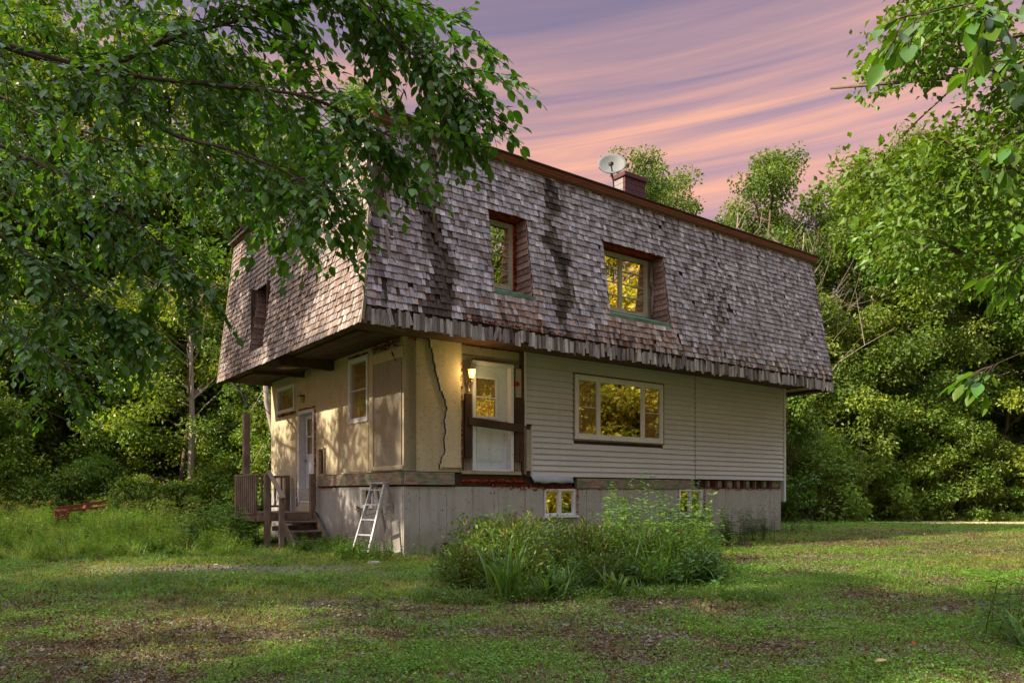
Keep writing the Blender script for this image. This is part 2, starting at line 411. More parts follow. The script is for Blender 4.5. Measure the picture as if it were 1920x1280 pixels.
# ------------------------------------------------------------------ ground
def build_ground():
    def axis(lo, hi, flo, fhi, fine):
        a = list(np.arange(flo, fhi + 1e-6, fine)); s = fine; p = fhi
        while p < hi: s *= 1.18; p += s; a.append(p)
        s = fine; p = flo; pre = []
        while p > lo: s *= 1.18; p -= s; pre.append(p)
        return np.array(pre[::-1] + a)
    xs = axis(-700, 700, -12, 15, .11); ys = axis(-500, 900, 3.2, 30, .11)
    X, Y = np.meshgrid(xs, ys); x = X.ravel(); y = Y.ravel(); z = gz(x, y)
    V = np.stack([x, y, z], 1); nx = len(xs); ny = len(ys)
    i, j = np.meshgrid(np.arange(nx - 1), np.arange(ny - 1)); k = (j * nx + i).ravel()
    F = np.stack([k, k + 1, k + nx + 1, k + nx], 1)
    d = dirtmask(x, y)[:, None]; f1 = fbm(x, y, 1.3, 4)[:, None]; f2 = fbm(x + 40, y, .5, 3)[:, None]
    green = np.array([.050, .082, .020]) * (1 - f1) + np.array([.105, .125, .035]) * f1
    dry = np.array([.17, .12, .06]); soil = np.array([.10, .078, .062]); gravel = np.array([.13, .115, .105])
    c = green * (1 - .5 * smooth(.45, .7, f2)) + dry * .5 * smooth(.45, .7, f2)
    gm = np.exp(-(((x + 4.0) / 1.3) ** 2 + ((y - 10.6) / .6) ** 2))[:, None] * .9 + .35 * (f1 > .55)
    dc = soil * (1 - np.clip(gm, 0, 1)) + gravel * np.clip(gm, 0, 1)
    c = c * (1 - d) + dc * d
    far = smooth(32, 45, y)[:, None]; c = c * (1 - far) + np.array([.05, .07, .02]) * far
    me = mk_mesh('ground', V, F, M['ground'], c, True)
    tag(link('ground', me), kind='structure')
build_ground()
# pale sunlit track along the wood's edge
def build_track():
    n = 60; V = []; C = []
    for i in range(n + 1):
        x = lerp(7, 34, i / n); yc = 28.3 + .04 * (x - 10) + .35 * math.sin(x * .5)
        for k in range(5):
            y = yc + (k - 2) * .62 + (R.random() - .5) * .12; V.append((x, y, float(gz(x, y)) + .006 + .01 * (k == 2)))
            f = R.random(); C.append((.50 + .12 * f, .42 + .08 * f, .27 + .05 * f))
    F = [(i * 5 + k, (i + 1) * 5 + k, (i + 1) * 5 + k + 1, i * 5 + k + 1) for i in range(n) for k in range(4)]
    tag(link('path', mk_mesh('path', V, F, M['ground'], np.array(C), True)), kind='structure')
build_track()

# ------------------------------------------------------------------ HOUSE
house = empty('abandoned_house', (HO[0], HO[1], 0), math.atan2(HA[1], HA[0]))
tag(house, 'abandoned two storey house with shingled mansard upper floor, ochre stucco corner and pale siding', 'house')
LA, LB = 11.19, 6.9
def sb(z):   # b of the front shingle slope at height z
    return -1.05 if z < 4.05 else -1.05 + (z - 4.05) / 3.05 * .43
def sa(z):   # a of the left slope
    return -1.27 + (z - 3.72) / 3.38 * .42
def sr(z):   # a of the right slope
    return 11.85 - (z - 3.72) / 3.38 * .33
# core volume
MB().box(.31, LA - .31, .31, LB - .1, .0, 3.9).build('wall_core', M['dark'], house)
MB().box(-.6, 11.3, -.3, 6.6, 3.95, 6.95).build('upper_wall_core', M['dark'], house)
def sheet_holes(axis, r0, r1, z0, z1, t0, t1, holes):
    """wall slab with rectangular holes; axis 'a' -> runs along a, thickness in b (t0..t1)"""
    us = sorted({r0, r1, *[h[0] for h in holes], *[h[1] for h in holes]}); zs = sorted({z0, z1, *[h[2] for h in holes], *[h[3] for h in holes]})
    us = [u for u in us if r0 <= u <= r1]; zs = [z for z in zs if z0 <= z <= z1]; mb = MB()
    for u0, u1 in zip(us[:-1], us[1:]):
        runs = []
        for a, b in zip(zs[:-1], zs[1:]):
            cu, cz = (u0 + u1) / 2, (a + b) / 2
            if any(h[0] < cu < h[1] and h[2] < cz < h[3] for h in holes): continue
            if runs and abs(runs[-1][1] - a) < 1e-6: runs[-1][1] = b
            else: runs.append([a, b])
        for a, b in runs:
            if axis == 'a': mb.box(u0, u1, t0, t1, a, b)
            else: mb.box(t0, t1, u0, u1, a, b)
    return mb
# foundation
fd = sheet_holes('a', .03, LA - .03, -.4, 1.19, .03, .30, [(3.14, 4.0, .61, 1.3), (7.15, 8.02, .58, 1.3)]).box(.03, .25, .30, 1.19, -.4, 1.19).box(.03, .25, 1.77, LB, -.4, 1.19).box(.03, .25, 1.19, 1.77, -.4, .78).box(LA - .3, LA - .03, .3, LB, -.4, 1.19).build('foundation', M['concrete'], house)
fwins = [(3.14, 4.0, .63, 1.17), (7.15, 8.02, .59, 1.17)]
seams = [0, .31, .88, 1.45, 2.04, 2.68, 3.14, 4.0, 4.3, 5.2, 6.14, 7.15, 8.02, 8.26, 8.87, 9.67, 10.61, LA]
for i, (p, q) in enumerate(zip(seams[:-1], seams[1:])):
    z1 = 1.2; d = R.uniform(0, .008)
    if (p, q) in ((3.14, 4.0), (7.15, 8.02)): z1 = .6
    MB().box(p + .004, q - .004, -.0 + d, .03, -.4, z1).build('concrete_panel', M['concrete'], fd)
sl_ = [.04, .4, .93, 1.19, 1.77, 2.07, 2.65, 3.25, 3.62, 4.3, 5.2, 6.1, LB]
for p, q in zip(sl_[:-1], sl_[1:]):
    z1 = 1.2; d = R.uniform(0, .008)
    if p == 1.19: z1 = .78
    MB().box(0. + d, .03, p + .004, q - .004, -.4, z1).build('concrete_panel', M['concrete'], fd)

def ragged(p, q, wd, n, depth=.02, hang=(0, 0, -1), jit=.5, size=.022):
    """crumbly strip: many little wedges along the line p-q (house coordinates)"""
    mb = MB(); p = Vector(p); q = Vector(q); h = Vector(hang)
    for i in range(n):
        t = R.random(); c = p.lerp(q, t) + h * (R.random() ** 1.5 * wd * (.4 + .6 * math.sin(t * 23) ** 2)) + Vector([R.uniform(-1, 1) * depth * .4 for _ in range(3)])
        s = size * R.uniform(.4, 1.3)
        vs = [c + Vector([R.uniform(-1, 1) * s for _ in range(3)]) for _ in range(4)]
        mb.add(vs, [(0, 1, 2), (0, 2, 3), (0, 3, 1), (1, 3, 2)])
    return mb
def residue(p, q, wd=.03, n=120, **k):
    o = ragged(p, q, wd, n, **k).build('sealant_residue', M['residue'], house); o['kind'] = 'stuff'; return o

# sill line of the front
MB().box(.01, 1.02, -.05, .06, 1.23, 1.455).build('sill_beam', M['beam'], house, bevel=.006)
MB().box(-.05, .06, .01, 3.77, 1.23, 1.455).build('sill_beam', M['beam'], house, bevel=.006)
MB().box(1.03, 2.85, .05, .2, 1.19, 1.45).build('rotten_sill', M['dark_wood'], house, label='dark rotten sill under the front door')
MB().box(1.2, 2.7, .0, .05, 1.30, 1.335).build('rotten_lath', M['residue'], house)
MB().box(2.86, 3.95, .06, .2, 1.19, 1.41).build('sill_backing', M['dark_wood'], house)
MB().box(4.02, 7.7, -.02, .08, 1.185, 1.395).build('sill_beam', M['beam'], house, bevel=.006)
MB().box(7.72, 11.1, .10, .2, 1.19, 1.40).build('sill_backing', M['dark_wood'], house)
for i in range(9):
    x = 7.85 + i * .37; MB().box(x, x + R.uniform(.05, .2), .01, .1, 1.2, 1.39).build('joist_end', M['beam' if i % 2 else 'grey_wood'], house)
residue((1.9, -.01, 1.24), (4.0, -.01, 1.22), .10, 420); residue((3.9, .0, 1.19), (7.8, .0, 1.19), .03, 300); residue((7.8, .0, 1.22), (11.1, .0, 1.22), .07, 520)
residue((1.15, -.02, 1.3), (2.6, -.02, 1.38), .1, 160)
# stucco, front corner
st = sheet_holes('a', 0, 1.16, 1.47, 3.83, 0, .25, []).build('stucco_wall', M['stucco'], house)
edge = [(.50, 3.83), (.56, 3.62), (.60, 3.42), (.66, 3.2), (.74, 2.95), (.83, 2.78), (.87, 2.62), (.83, 2.40), (.85, 2.2), (.81, 2.02), (.84, 1.85), (.77, 1.70), (.72, 1.55)]
fine = []
for (x0, z0), (x1, z1) in zip(edge[:-1], edge[1:]):
    for k in range(5): t = k / 5; fine.append((lerp(x0, x1, t) + R.uniform(-.014, .014), lerp(z0, z1, t)))
fine.append(edge[-1])
MB().prism([(1.158, 3.835)] + fine + [(1.158, 1.55)], 1, -.045, -.002).build('stucco_slab', M['stucco_light'], house, label='loose stucco slab with a ragged cracked edge')
mb = MB()
for x, z in fine: mb.box(x - .009, x + .002, -.02, -.002, z - .03, z + .03)
mb.build('crack_shadow_line', M['dark_wood'], house)  # dark strip painted in as the thin shadow beside the slab
mb = MB()
for x, z in fine: q_ = R.uniform(.008, .022); mb.box(x - .002, x + q_, -.050, -.044, z - .028, z + .03)
mb.build('broken_stucco_lip', M['broken'], house)
# stucco, left wall
LW = (1.40, 2.29, 2.45, 3.72); LS = (5.27, 6.45, 3.0, 3.62); LD = (4.07, 5.03, .87, 2.94)
sheet_holes('b', 0.0, LB, 1.47, 3.83, .001, .25, [LW, LS, LD]).build('stucco_wall', M['stucco'], house)
sheet_holes('b', 3.78, LB, 1.2, 1.47, .001, .25, [LD]).build('stucco_wall', M['stucco'], house)
MB().box(-.02, -.002, .06, 1.12, 1.58, 3.46).build('recessed_panel', M['stucco_grey'], house, label='greyer stucco panel set in the corner wall')
fr_ = MB().box(-.055, -.002, 1.12, 1.26, 1.5, 3.72).box(-.055, -.002, -.0, 1.12, 3.46, 3.66).box(-.05, -.002, 0, 1.12, 1.49, 1.575)
fr_.build('stucco_frame', M['stucco'], house, bevel=.012)
MB().box(-.012, -.002, 1.40, 2.32, 1.5, 2.38).build('stucco_patch', M['stucco_light'], house)
residue((-.03, .1, 3.78), (-.03, 1.2, 3.78), .12, 260, depth=.05); residue((-.05, .35, 3.62), (-.05, .2, 3.45), .05, 60)
residue((-.01, 1.4, 3.76), (-.01, 2.3, 3.76), .03, 140); residue((-.01, 5.2, 2.97), (-.01, 6.4, 2.97), .07, 220)
residue((.0, 4.0, 2.98), (.0, 5.05, 2.98), .03, 160); residue((-.01, 4.03, 2.94), (-.01, 4.03, .8), .02, 420, hang=(0, -1, 0)); residue((-.01, 5.09, 1.5), (-.01, 5.09, .8), .02, 160, hang=(0, 1, 0))
residue((-.02, 2.9, 1.24), (-.02, 3.8, 1.22), .04, 120); residue((0, .05, -.0 + 3.83), (0, 1.2, 3.83), .05, 60)
residue((.05, -.02, 3.85), (2.6, -.02, 3.87), .08, 320, depth=.05); residue((1.17, -.05, 3.5), (1.17, -.05, 1.5), .012, 170, hang=(1, 0, 0))
# front door bay
dj = (1.43, 2.38, 1.5, 3.56)
sheet_holes('a', 1.17, 2.63, 1.47, 3.83, .06, .25, [dj]).build('door_bay_wall', M['old_paint'], house, label='bare weathered sheathing around the boarded door')
MB().box(1.165, 1.20, -.02, .06, 1.47, 3.83).build('trim_board', M['old_paint'], house)
MB().box(2.58, 2.63, -.03, .06, 1.45, 3.84).build('trim_board', M['dark_wood'], house)
MB().box(2.63, 2.67, -.05, .06, 2.4, 3.88).build('corner_trim', M['siding'], house)
MB().box(1.20, 2.58, .03, .06, 3.60, 3.64).build('trim_board', M['grey_wood'], house)
MB().box(1.2, 2.6, -.01, .08, 1.44, 1.5).build('door_threshold', M['old_paint'], house)
def door(par, a0, a1, z0, z1, depth, axis='a', glass_z=None, glass_in=(.12, .33), lights=2, hinge=0):
    """painted frame, slab and glazed upper part; coordinates along the wall"""
    def bx(mb, u0, u1, t0, t1, za, zb): return mb.box(u0, u1, t0, t1, za, zb) if axis == 'a' else mb.box(t0, t1, u0, u1, za, zb)
    d = empty('door', (0, 0, 0), 0, par)
    m = MB(); bx(m, a0, a0 + .07, -.03, .0 + depth, z0, z1); bx(m, a1 - .07, a1, -.03, depth, z0, z1); bx(m, a0 + .07, a1 - .07, -.03, depth, z1 - .07, z1); bx(m, a0 + .07, a1 - .07, -.01, depth, z0, z0 + .03)
    m.build('frame', M['white'], d, bevel=.004)
    s0, s1, sz0, sz1 = a0 + .07, a1 - .07, z0 + .03, z1 - .07
    g0, g1 = s0 + glass_in[0], s1 - glass_in[1]; gz0, gz1 = glass_z
    m = MB()
    for (u0, u1, za, zb) in ((s0, g0, sz0, sz1), (g1, s1, sz0, sz1), (g0, g1, sz0, gz0), (g0, g1, gz1, sz1)): bx(m, u0, u1, depth, depth + .04, za, zb)
    m.build('door_slab', M['door'], d)
    m = MB(); t0 = depth - .015
    for (u0, u1, za, zb) in ((g0 - .025, g0 + .02, gz0 - .025, gz1 + .025), (g1 - .02, g1 + .025, gz0 - .025, gz1 + .025), (g0 + .02, g1 - .02, gz0 - .025, gz0 + .02), (g0 + .02, g1 - .02, gz1 - .02, gz1 + .025)): bx(m, u0, u1, t0, depth - .001, za, zb)
    for k in range(1, lights):
        zz = lerp(gz0, gz1, k / lights); bx(m, g0 + .02, g1 - .02, t0 + .004, depth - .001, zz - .014, zz + .014)
    m.build('glazing_bar', M['white'], d)
    for k in range(lights):
        m = MB(); bx(m, g0 + .02, g1 - .02, depth + .012, depth + .016, lerp(gz0, gz1, k / lights) + .008, lerp(gz0, gz1, (k + 1) / lights) - .008); m.build('pane', M['glass_clear'], d)
    m = MB(); bx(m, g0, g1, depth + .05, depth + .055, gz0, gz1); m.build('curtain', M['curtain'], d)
    # raised lower panels
    w_ = (s1 - s0); pz0, pz1 = sz0 + .18, gz0 - .14
    for k in (0, 1):
        u0 = s0 + w_ * (.12 + .42 * k); u1 = u0 + w_ * .30
        m = MB(); bx(m, u0, u1, depth - .006, depth - .001, pz0, pz1)
        m.build('door_panel', M['door'], d, bevel=.003)
        m = MB()
        for (ua, ub, za, zb) in ((u0 - .03, u0 - .018, pz0 - .03, pz1 + .03), (u1 + .018, u1 + .03, pz0 - .03, pz1 + .03), (u0 - .018, u1 + .018, pz0 - .03, pz0 - .018), (u0 - .018, u1 + .018, pz1 + .018, pz1 + .03)): bx(m, ua, ub, depth - .008, depth - .001, za, zb)
        m.build('panel_moulding', M['door'], d)
    m = MB()
    ku = s1 - .05
    if axis == 'a': m.tube([(ku, depth, z0 + .95), (ku, depth - .05, z0 + .95)], [.02, .028], 10)
    else: m.tube([(depth, ku, z0 + .95), (depth - .05, ku, z0 + .95)], [.02, .028], 10)
    m.build('handle', M['metal'], d)
    return d
fd_ = door(house, *dj, .10, glass_z=(2.53, 3.27), glass_in=(.06, .26)); fd_['label'] = 'white front door without steps, boarded across its middle'
def tipped(mb_args, name, mat, rot):
    pass
MB().bar((1.29, -.10, 2.41), (2.56, -.10, 2.33), .06, .15).build('barricade_board', M['dark_wood'], house, label='charred horizontal board across the front door', bevel=.006)
MB().box(1.24, 1.39, -.065, -.01, 1.74, 2.92).build('barricade_board', M['dark_wood'], house, bevel=.006)
MB().box(2.40, 2.575, -.065, -.01, 1.70, 2.92).build('barricade_board', M['dark_wood'], house, bevel=.006)
MB().box(2.44, 2.57, -.02, .05, 2.94, 3.5).build('side_board', M['old_paint'], house)
MB().box(1.25, 1.40, .0, .05, 1.5, 1.75).build('side_board', M['grey_wood'], house); MB().box(2.42, 2.57, 0., .05, 1.5, 1.7).build('side_board', M['grey_wood'], house)
for (x0, x1, z0, z1) in ((2.69, 2.82, 1.52, 2.33),):
    MB().box(x0, x1, -.03, .03, z0, z1).build('peeling_board', M['old_paint'], house)
MB().box(2.64, 2.69, -.02, .05, 1.45, 2.4).build('peeling_board', M['grey_wood'], house)
residue((2.5, -.07, 2.15), (2.5, -.07, 1.75), .03, 80, depth=.02)
bell = MB().tube([(2.47, .02, 3.2), (2.47, -.03, 3.2)], [.055, .05], 14).build('alarm_bell', M['bell'], house)
MB().tube([(2.47, -.031, 3.2), (2.47, -.045, 3.2)], [.02, .016], 10).build('bell_hub', M['black'], bell)
# lantern by the front door
lan = empty('wall_lantern', (1.33, -.14, 3.2), 0, house)
m = MB().tube([(0, .13, -.05), (0, .12, -.05)], [.045, .045], 10).tube([(0, .12, -.05), (0, .04, -.12), (0, -.01, -.06), (0, 0, -.01)], .012, 6)
m.tube([(0, .1, -.06), (0, .1, -.2), (0, .07, -.24)], [.012, .02, .006], 6); m.build('lamp_bracket', M['foamy'], lan)
def frus(mb, r0, r1, z0, z1, n=6, c=None):
    return mb.tube([(0, 0, z0), (0, 0, z1)], [r0, r1], n)
frus(MB(), .045, .075, 0, .15).build('lamp_glass', M['lamp_glass'], lan)
m = MB(); frus(m, .05, .05, -.015, -.001); frus(m, .095, .03, .152, .20); frus(m, .02, .008, .20, .24)
for k in range(6):
    a = 2 * math.pi * k / 6
    v0 = Vector((math.cos(a), math.sin(a), 0)); m.bar(v0 * .047, v0 * .078 + Vector((0, 0, .15)), .008, .008)
m.build('lamp_frame', M['foamy'], lan)
pl = bpy.data.lights.new('lantern_bulb', 'POINT'); pl.energy = 5.; pl.color = (1, .62, .22); pl.shadow_soft_size = .05
plo = bpy.data.objects.new('lantern_bulb', pl); COL.objects.link(plo); plo.parent = house; plo.location = (1.30, -.27, 3.27)
# siding, board by board
PW = (3.93, 6.57, 2.2, 3.53)
SX0, SX1, SEAM = 2.67, 11.25, 7.71
sheet_holes('a', 2.67, LA, 1.41, 3.9, .0, .2, [(PW[0] + .03, PW[1] - .03, PW[2] + .03, PW[3] - .03)]).build('sheathing', M['dark_wood'], house)
def clap(u0, u1, z0, e):
    m = MB(); zt = z0 + e + .012; zc = z0
    m.add([(u0, -.038, zc + .009), (u1, -.038, zc + .009), (u1, -.008, zt), (u0, -.008, zt), (u0, -.034, zc + .009), (u1, -.034, zc + .009), (u1, -.004, zt), (u0, -.004, zt)],
          [(0, 1, 2, 3), (4, 7, 6, 5), (0, 4, 5, 1), (1, 5, 6, 2), (3, 2, 6, 7), (0, 3, 7, 4)])
    o = m.build('siding_board', M['siding'], house); return o
nb = 22; e = (3.90 - 1.41) / nb
for i in range(nb):
    z0 = 1.41 + i * e; left = 2.83 if z0 < 2.36 else SX0
    segs = [(left, SEAM - .012), (SEAM + .012, SX1)]
    out = []
    for (p, q) in segs:
        if PW[2] - .06 < z0 + e / 2 < PW[3] + .04 and p < PW[0] < q: out += [(p, PW[0] - .02), (PW[1] + .02, q)]
        else: out.append((p, q))
    for p, q in out:
        o = clap(p, q, z0 + R.uniform(-.002, .002), e)
        if i in (3, 5) and p > SEAM: o.rotation_euler = (rad(R.uniform(-.1, .1)), 0, rad(R.uniform(-.03, .03)))
MB().box(SEAM - .012, SEAM + .012, -.036, -.002, 1.41, 3.9).build('seam_strip', M['metal'], house)
MB().box(2.80, 2.83, -.045, .02, 1.41, 2.40).build('siding_edge', M['siding'], house)
MB().box(SX1, 11.34, -.045, .07, .86, 3.9).build('corner_post', M['siding'], house)
MB().box(2.67, 11.3, -.05, .02, 3.90, 3.94).build('siding_trim', M['old_paint'], house)
m = MB(); xs = [2.80 + i * .09 for i in range(13)]
vs = []
for k, zf in enumerate((1.42, 1.36, 1.29)):
    for i, x in enumerate(xs): vs.append((x + (.05 if k == 2 and i == 0 else 0), -.045 - .02 * math.sin(i * .9 + k) * (k > 0) - .012 * k, zf + (.012 * math.sin(i * 1.3) if k == 2 else 0)))
n_ = len(xs); fs = [(k * n_ + i, k * n_ + i + 1, (k + 1) * n_ + i + 1, (k + 1) * n_ + i) for k in range(2) for i in range(n_ - 1)]
o = m.add(vs, fs).build('tarp', M['tarp'], house, True, label='pale blue tarp scrap under the siding')
sm = o.modifiers.new('thick', 'SOLIDIFY'); sm.thickness = .004

def window(par, axis, u0, u1, z0, z1, t, sashes, frame=.06, fm='white', deep=.05, curtain=None, curtain_w=None, glassm='glass', bars=None, out=.03, hbars=0, inner=None):
    """sashes: list of (fraction0, fraction1, n_lights, curtained); t = wall plane depth, window sits at t"""
    def bx(mb, a, b, c, d, za, zb): return mb.box(a, b, c, d, za, zb) if axis == 'a' else mb.box(c, d, a, b, za, zb)
    wd = empty('window', (0, 0, 0), 0, par)
    m = MB(); bx(m, u0, u0 + frame, t - out, t + deep, z0, z1); bx(m, u1 - frame, u1, t - out, t + deep, z0, z1)
    bx(m, u0 + frame, u1 - frame, t - out, t + deep, z1 - frame, z1); bx(m, u0 + frame, u1 - frame, t - out, t + deep, z0, z0 + frame)
    m.build('frame', M[fm], wd, bevel=.004)
    iu0, iu1, iz0, iz1 = u0 + frame, u1 - frame, z0 + frame, z1 - frame; W = iu1 - iu0
    for si, (f0, f1, nl, cur) in enumerate(sashes):
        a, b = iu0 + W * f0, iu0 + W * f1; sfr = .03 if abs(u1 - u0) > .7 and z1 - z0 > .7 else .014
        if si: m = MB(); bx(m, a - .022, a + .022, t - out + .006, t + deep, iz0, iz1); m.build('mullion', M[fm], wd)
        a2, b2 = a + (.022 if si else 0), b - (.022 if si < len(sashes) - 1 else 0)
        m = MB(); d0, d1 = t - out + .012, t + .02
        bx(m, a2, a2 + sfr, d0, d1, iz0, iz1); bx(m, b2 - sfr, b2, d0, d1, iz0, iz1); bx(m, a2 + sfr, b2 - sfr, d0, d1, iz0, iz0 + sfr * 1.3); bx(m, a2 + sfr, b2 - sfr, d0, d1, iz1 - sfr, iz1)
        sa_ = m.build('sash', M[fm], wd)
        g0, g1, h0, h1 = a2 + sfr, b2 - sfr, iz0 + sfr * 1.3, iz1 - sfr
        for k in range(nl):
            za, zb = lerp(h0, h1, k / nl), lerp(h0, h1, (k + 1) / nl)
            m = MB(); bx(m, g0, g1, t + .004, t + .007, za + (.009 if k else 0), zb - (.009 if k < nl - 1 else 0)); m.build('pane', M['glass_clear' if cur else glassm], sa_)
            if k: m = MB(); bx(m, g0, g1, d0 + .004, t + .018, za - .009, za + .009); m.build('glazing_bar', M[fm], sa_)
        if cur:
            m = MB(); nfold = 14; vs = []
            for i in range(nfold + 1):
                u = lerp(g0, g1, i / nfold); dd = t + .022 + .010 * (i % 2)
                for zz in (h0, h1): vs.append((u, dd, zz) if axis == 'a' else (dd, u, zz))
            m.add(vs, [(2 * i, 2 * i + 2, 2 * i + 3, 2 * i + 1) for i in range(nfold)]); m.build('curtain', M['curtain'], wd)
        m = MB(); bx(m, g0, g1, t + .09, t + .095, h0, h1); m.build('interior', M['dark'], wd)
    return wd
pw = window(house, 'a', *PW, -.035, [(0, .235, 2, True), (.235, .775, 1, False), (.775, 1, 2, True)], frame=.075, out=.03, deep=.03)
pw['label'] = 'wide picture window reflecting sunlit yellow foliage between two curtained side sashes'
MB().box(PW[0] - .03, PW[0] - .002, -.04, -.002, PW[2] - .03, PW[3] + .03).box(PW[1] + .002, PW[1] + .05, -.045, -.002, PW[2] - .03, PW[3] + .03).box(PW[0], PW[1], -.045, -.002, PW[3] + .002, PW[3] + .03).box(PW[0], PW[1], -.045, -.002, PW[2] - .03, PW[2] - .002).build('window_casing', M['grey_wood'], house)
for (a, b, c, d) in fwins:
    wo_ = window(house, 'a', a + .02, b - .02, c, d, .03, [(0, .5, 1, False), (.5, 1, 1, False)], frame=.035, out=.045, deep=.05)
    MB().box(a - .02, b + .04, -.06, .02, c - .04, c - .002).build('window_sill', M['white'], house)
    residue((b + .01, -.04, 1.16), (b + .01, -.04, c), .015, 70, hang=(1, 0, 0))
lw = window(house, 'b', *LW, .03, [(0, 1, 2, True)], frame=.06, out=.055, deep=.06); lw['label'] = 'tall white framed side window catching the low sun'
residue((-.02, .0, 0), (0, 0, 0), 0, 1)
lsw = window(house, 'b', *LS, .03, [(0, 1, 1, True)], frame=.06, out=.055, deep=.06); lsw['label'] = 'small high horizontal side window'
bw = window(house, 'b', 1.21, 1.75, .79, 1.2, .03, [(0, 1, 1, False)], frame=.05, out=.045, deep=.05)
residue((-.05, 1.8, .85), (-.05, 1.75, .72), .08, 50, depth=.05)
ld = door(house, *LD, .14, axis='b', glass_z=(1.95, 2.78), glass_in=(.2, .1)); ld['label'] = 'white side door above the wooden porch steps'
MB().box(-.01, .05, 4.07, 5.03, .6, .86).build('door_threshold', M['stucco'], house)
# small fittings of the left wall
sl2 = empty('wall_lamp', (-.06, 4.73, 3.2), 0, house)
MB().box(-.05, .05, -.06, .06, -.07, .06).build('lamp_glass', M['lamp_off'], sl2, bevel=.01)
MB().box(-.055, .06, -.068, .068, .062, .085).tube([(0, 0, .085), (0, 0, .16)], .008, 6).build('lamp_cap', M['black'], sl2)
ml = empty('meter_niche', (-.01, 3.62, 1.75), 0, house)
MB().box(-.05, 0, -.15, .15, .27, .30).box(-.03, 0, -.15, -.12, -.28, .27).box(-.03, 0, .12, .15, -.28, .27).box(-.04, 0, -.15, .15, -.31, -.28).build('niche_frame', M['old_paint'], ml)
MB().box(-.02, 0, -.03, .03, -.25, .25).build('niche_bar', M['dark_wood'], ml)
MB().bar((-.02, 2.62, 1.55), (-.10, 2.42, 1.49), .01, .02).build('bracket', M['black'], house)

# soffit: boards under the overhang
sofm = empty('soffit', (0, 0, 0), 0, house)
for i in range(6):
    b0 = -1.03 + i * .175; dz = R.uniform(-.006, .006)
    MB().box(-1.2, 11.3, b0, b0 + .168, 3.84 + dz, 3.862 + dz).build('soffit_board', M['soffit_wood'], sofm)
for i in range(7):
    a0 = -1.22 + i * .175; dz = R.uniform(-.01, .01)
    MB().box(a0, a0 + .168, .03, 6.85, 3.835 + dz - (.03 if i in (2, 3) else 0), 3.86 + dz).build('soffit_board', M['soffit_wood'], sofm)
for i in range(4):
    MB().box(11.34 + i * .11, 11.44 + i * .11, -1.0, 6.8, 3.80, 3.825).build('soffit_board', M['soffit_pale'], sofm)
MB().box(-1.15, -.02, 3.0, 3.14, 3.62, 3.83).build('soffit_beam', M['dark_wood'], sofm, bevel=.01)
MB().bar((-1.1, 4.7, 3.74), (-.1, 4.4, 3.72), .10, .16).build('soffit_beam', M['dark_wood'], sofm)
m = MB(); m.add([(-1.2, 3.2, 3.83), (-.2, 3.15, 3.80), (-.25, 4.6, 3.70), (-1.15, 4.7, 3.73), (-1.2, 3.2, 3.85), (-.2, 3.15, 3.82), (-.25, 4.6, 3.72), (-1.15, 4.7, 3.75)], [(0, 1, 2, 3), (4, 7, 6, 5), (0, 4, 5, 1), (1, 5, 6, 2), (2, 6, 7, 3), (3, 7, 4, 0)])
m.build('sagging_panel', M['dark_wood'], sofm, label='sagging dark plywood panel under the left overhang')
MB().bar((-.85, 3.9, 3.70), (-.55, 3.5, 3.71), .18, .02).build('torn_strip', M['soffit_pale'], sofm)
m = MB()
for i in range(14):
    t = i / 14; m.bar((-1.1 + .85 * t + R.uniform(-.02, .02), -.95 + .5 * t, 3.82), (-1.1 + .85 * (t + .07), -.95 + .5 * (t + .07) + R.uniform(-.03, .03), 3.80), .06, .02)
m.build('splintered_edge', M['grey_wood'], sofm)

# mansard backing with holes, then shingles
mans = empty('mansard', (0, 0, 0), 0, house)
FO = [(1.25, 2.11, 4.60, 6.09), (4.02, 5.77, 4.59, 6.08)]        # openings of the front slope (a0,a1,z0,z1)
LO = [(3.72, 4.60, 4.05, 5.46)]                                   # opening of the left slope (b0,b1,z0,z1)
GAP = (-.98, -.80, 5.35, 6.75)
def back_front():
    m = MB(); zs = sorted({3.74, 4.05, 7.08, *[z for h in FO for z in h[2:]], GAP[2], GAP[3]}); 
    for z0, z1 in zip(zs[:-1], zs[1:]):
        us = [-9, *[u for h in FO for u in h[:2]], 99]
        cuts = [h for h in FO if h[2] < (z0 + z1) / 2 < h[3]]
        spans = []; cur = None; x = 'L'
        for h in sorted(cuts): spans.append((x, h[0])); x = h[1]
        spans.append((x, 'R'))
        for p, q in spans:
            f = lambda s, z: sa(z) + .03 if s == 'L' else (sr(z) - .03 if s == 'R' else s)
            o = .010
            v = [(f(p, z0), sb(z0) + o, z0), (f(q, z0), sb(z0) + o, z0), (f(q, z1), sb(z1) + o, z1), (f(p, z1), sb(z1) + o, z1)]
            v += [(a, b + .03, z) for a, b, z in v]
            m.add(v, [(0, 1, 2, 3), (4, 7, 6, 5), (0, 4, 5, 1), (2, 6, 7, 3), (1, 5, 6, 2), (0, 3, 7, 4)])
    return m
back_front().build('slope_backing', M['dark_wood'], mans)
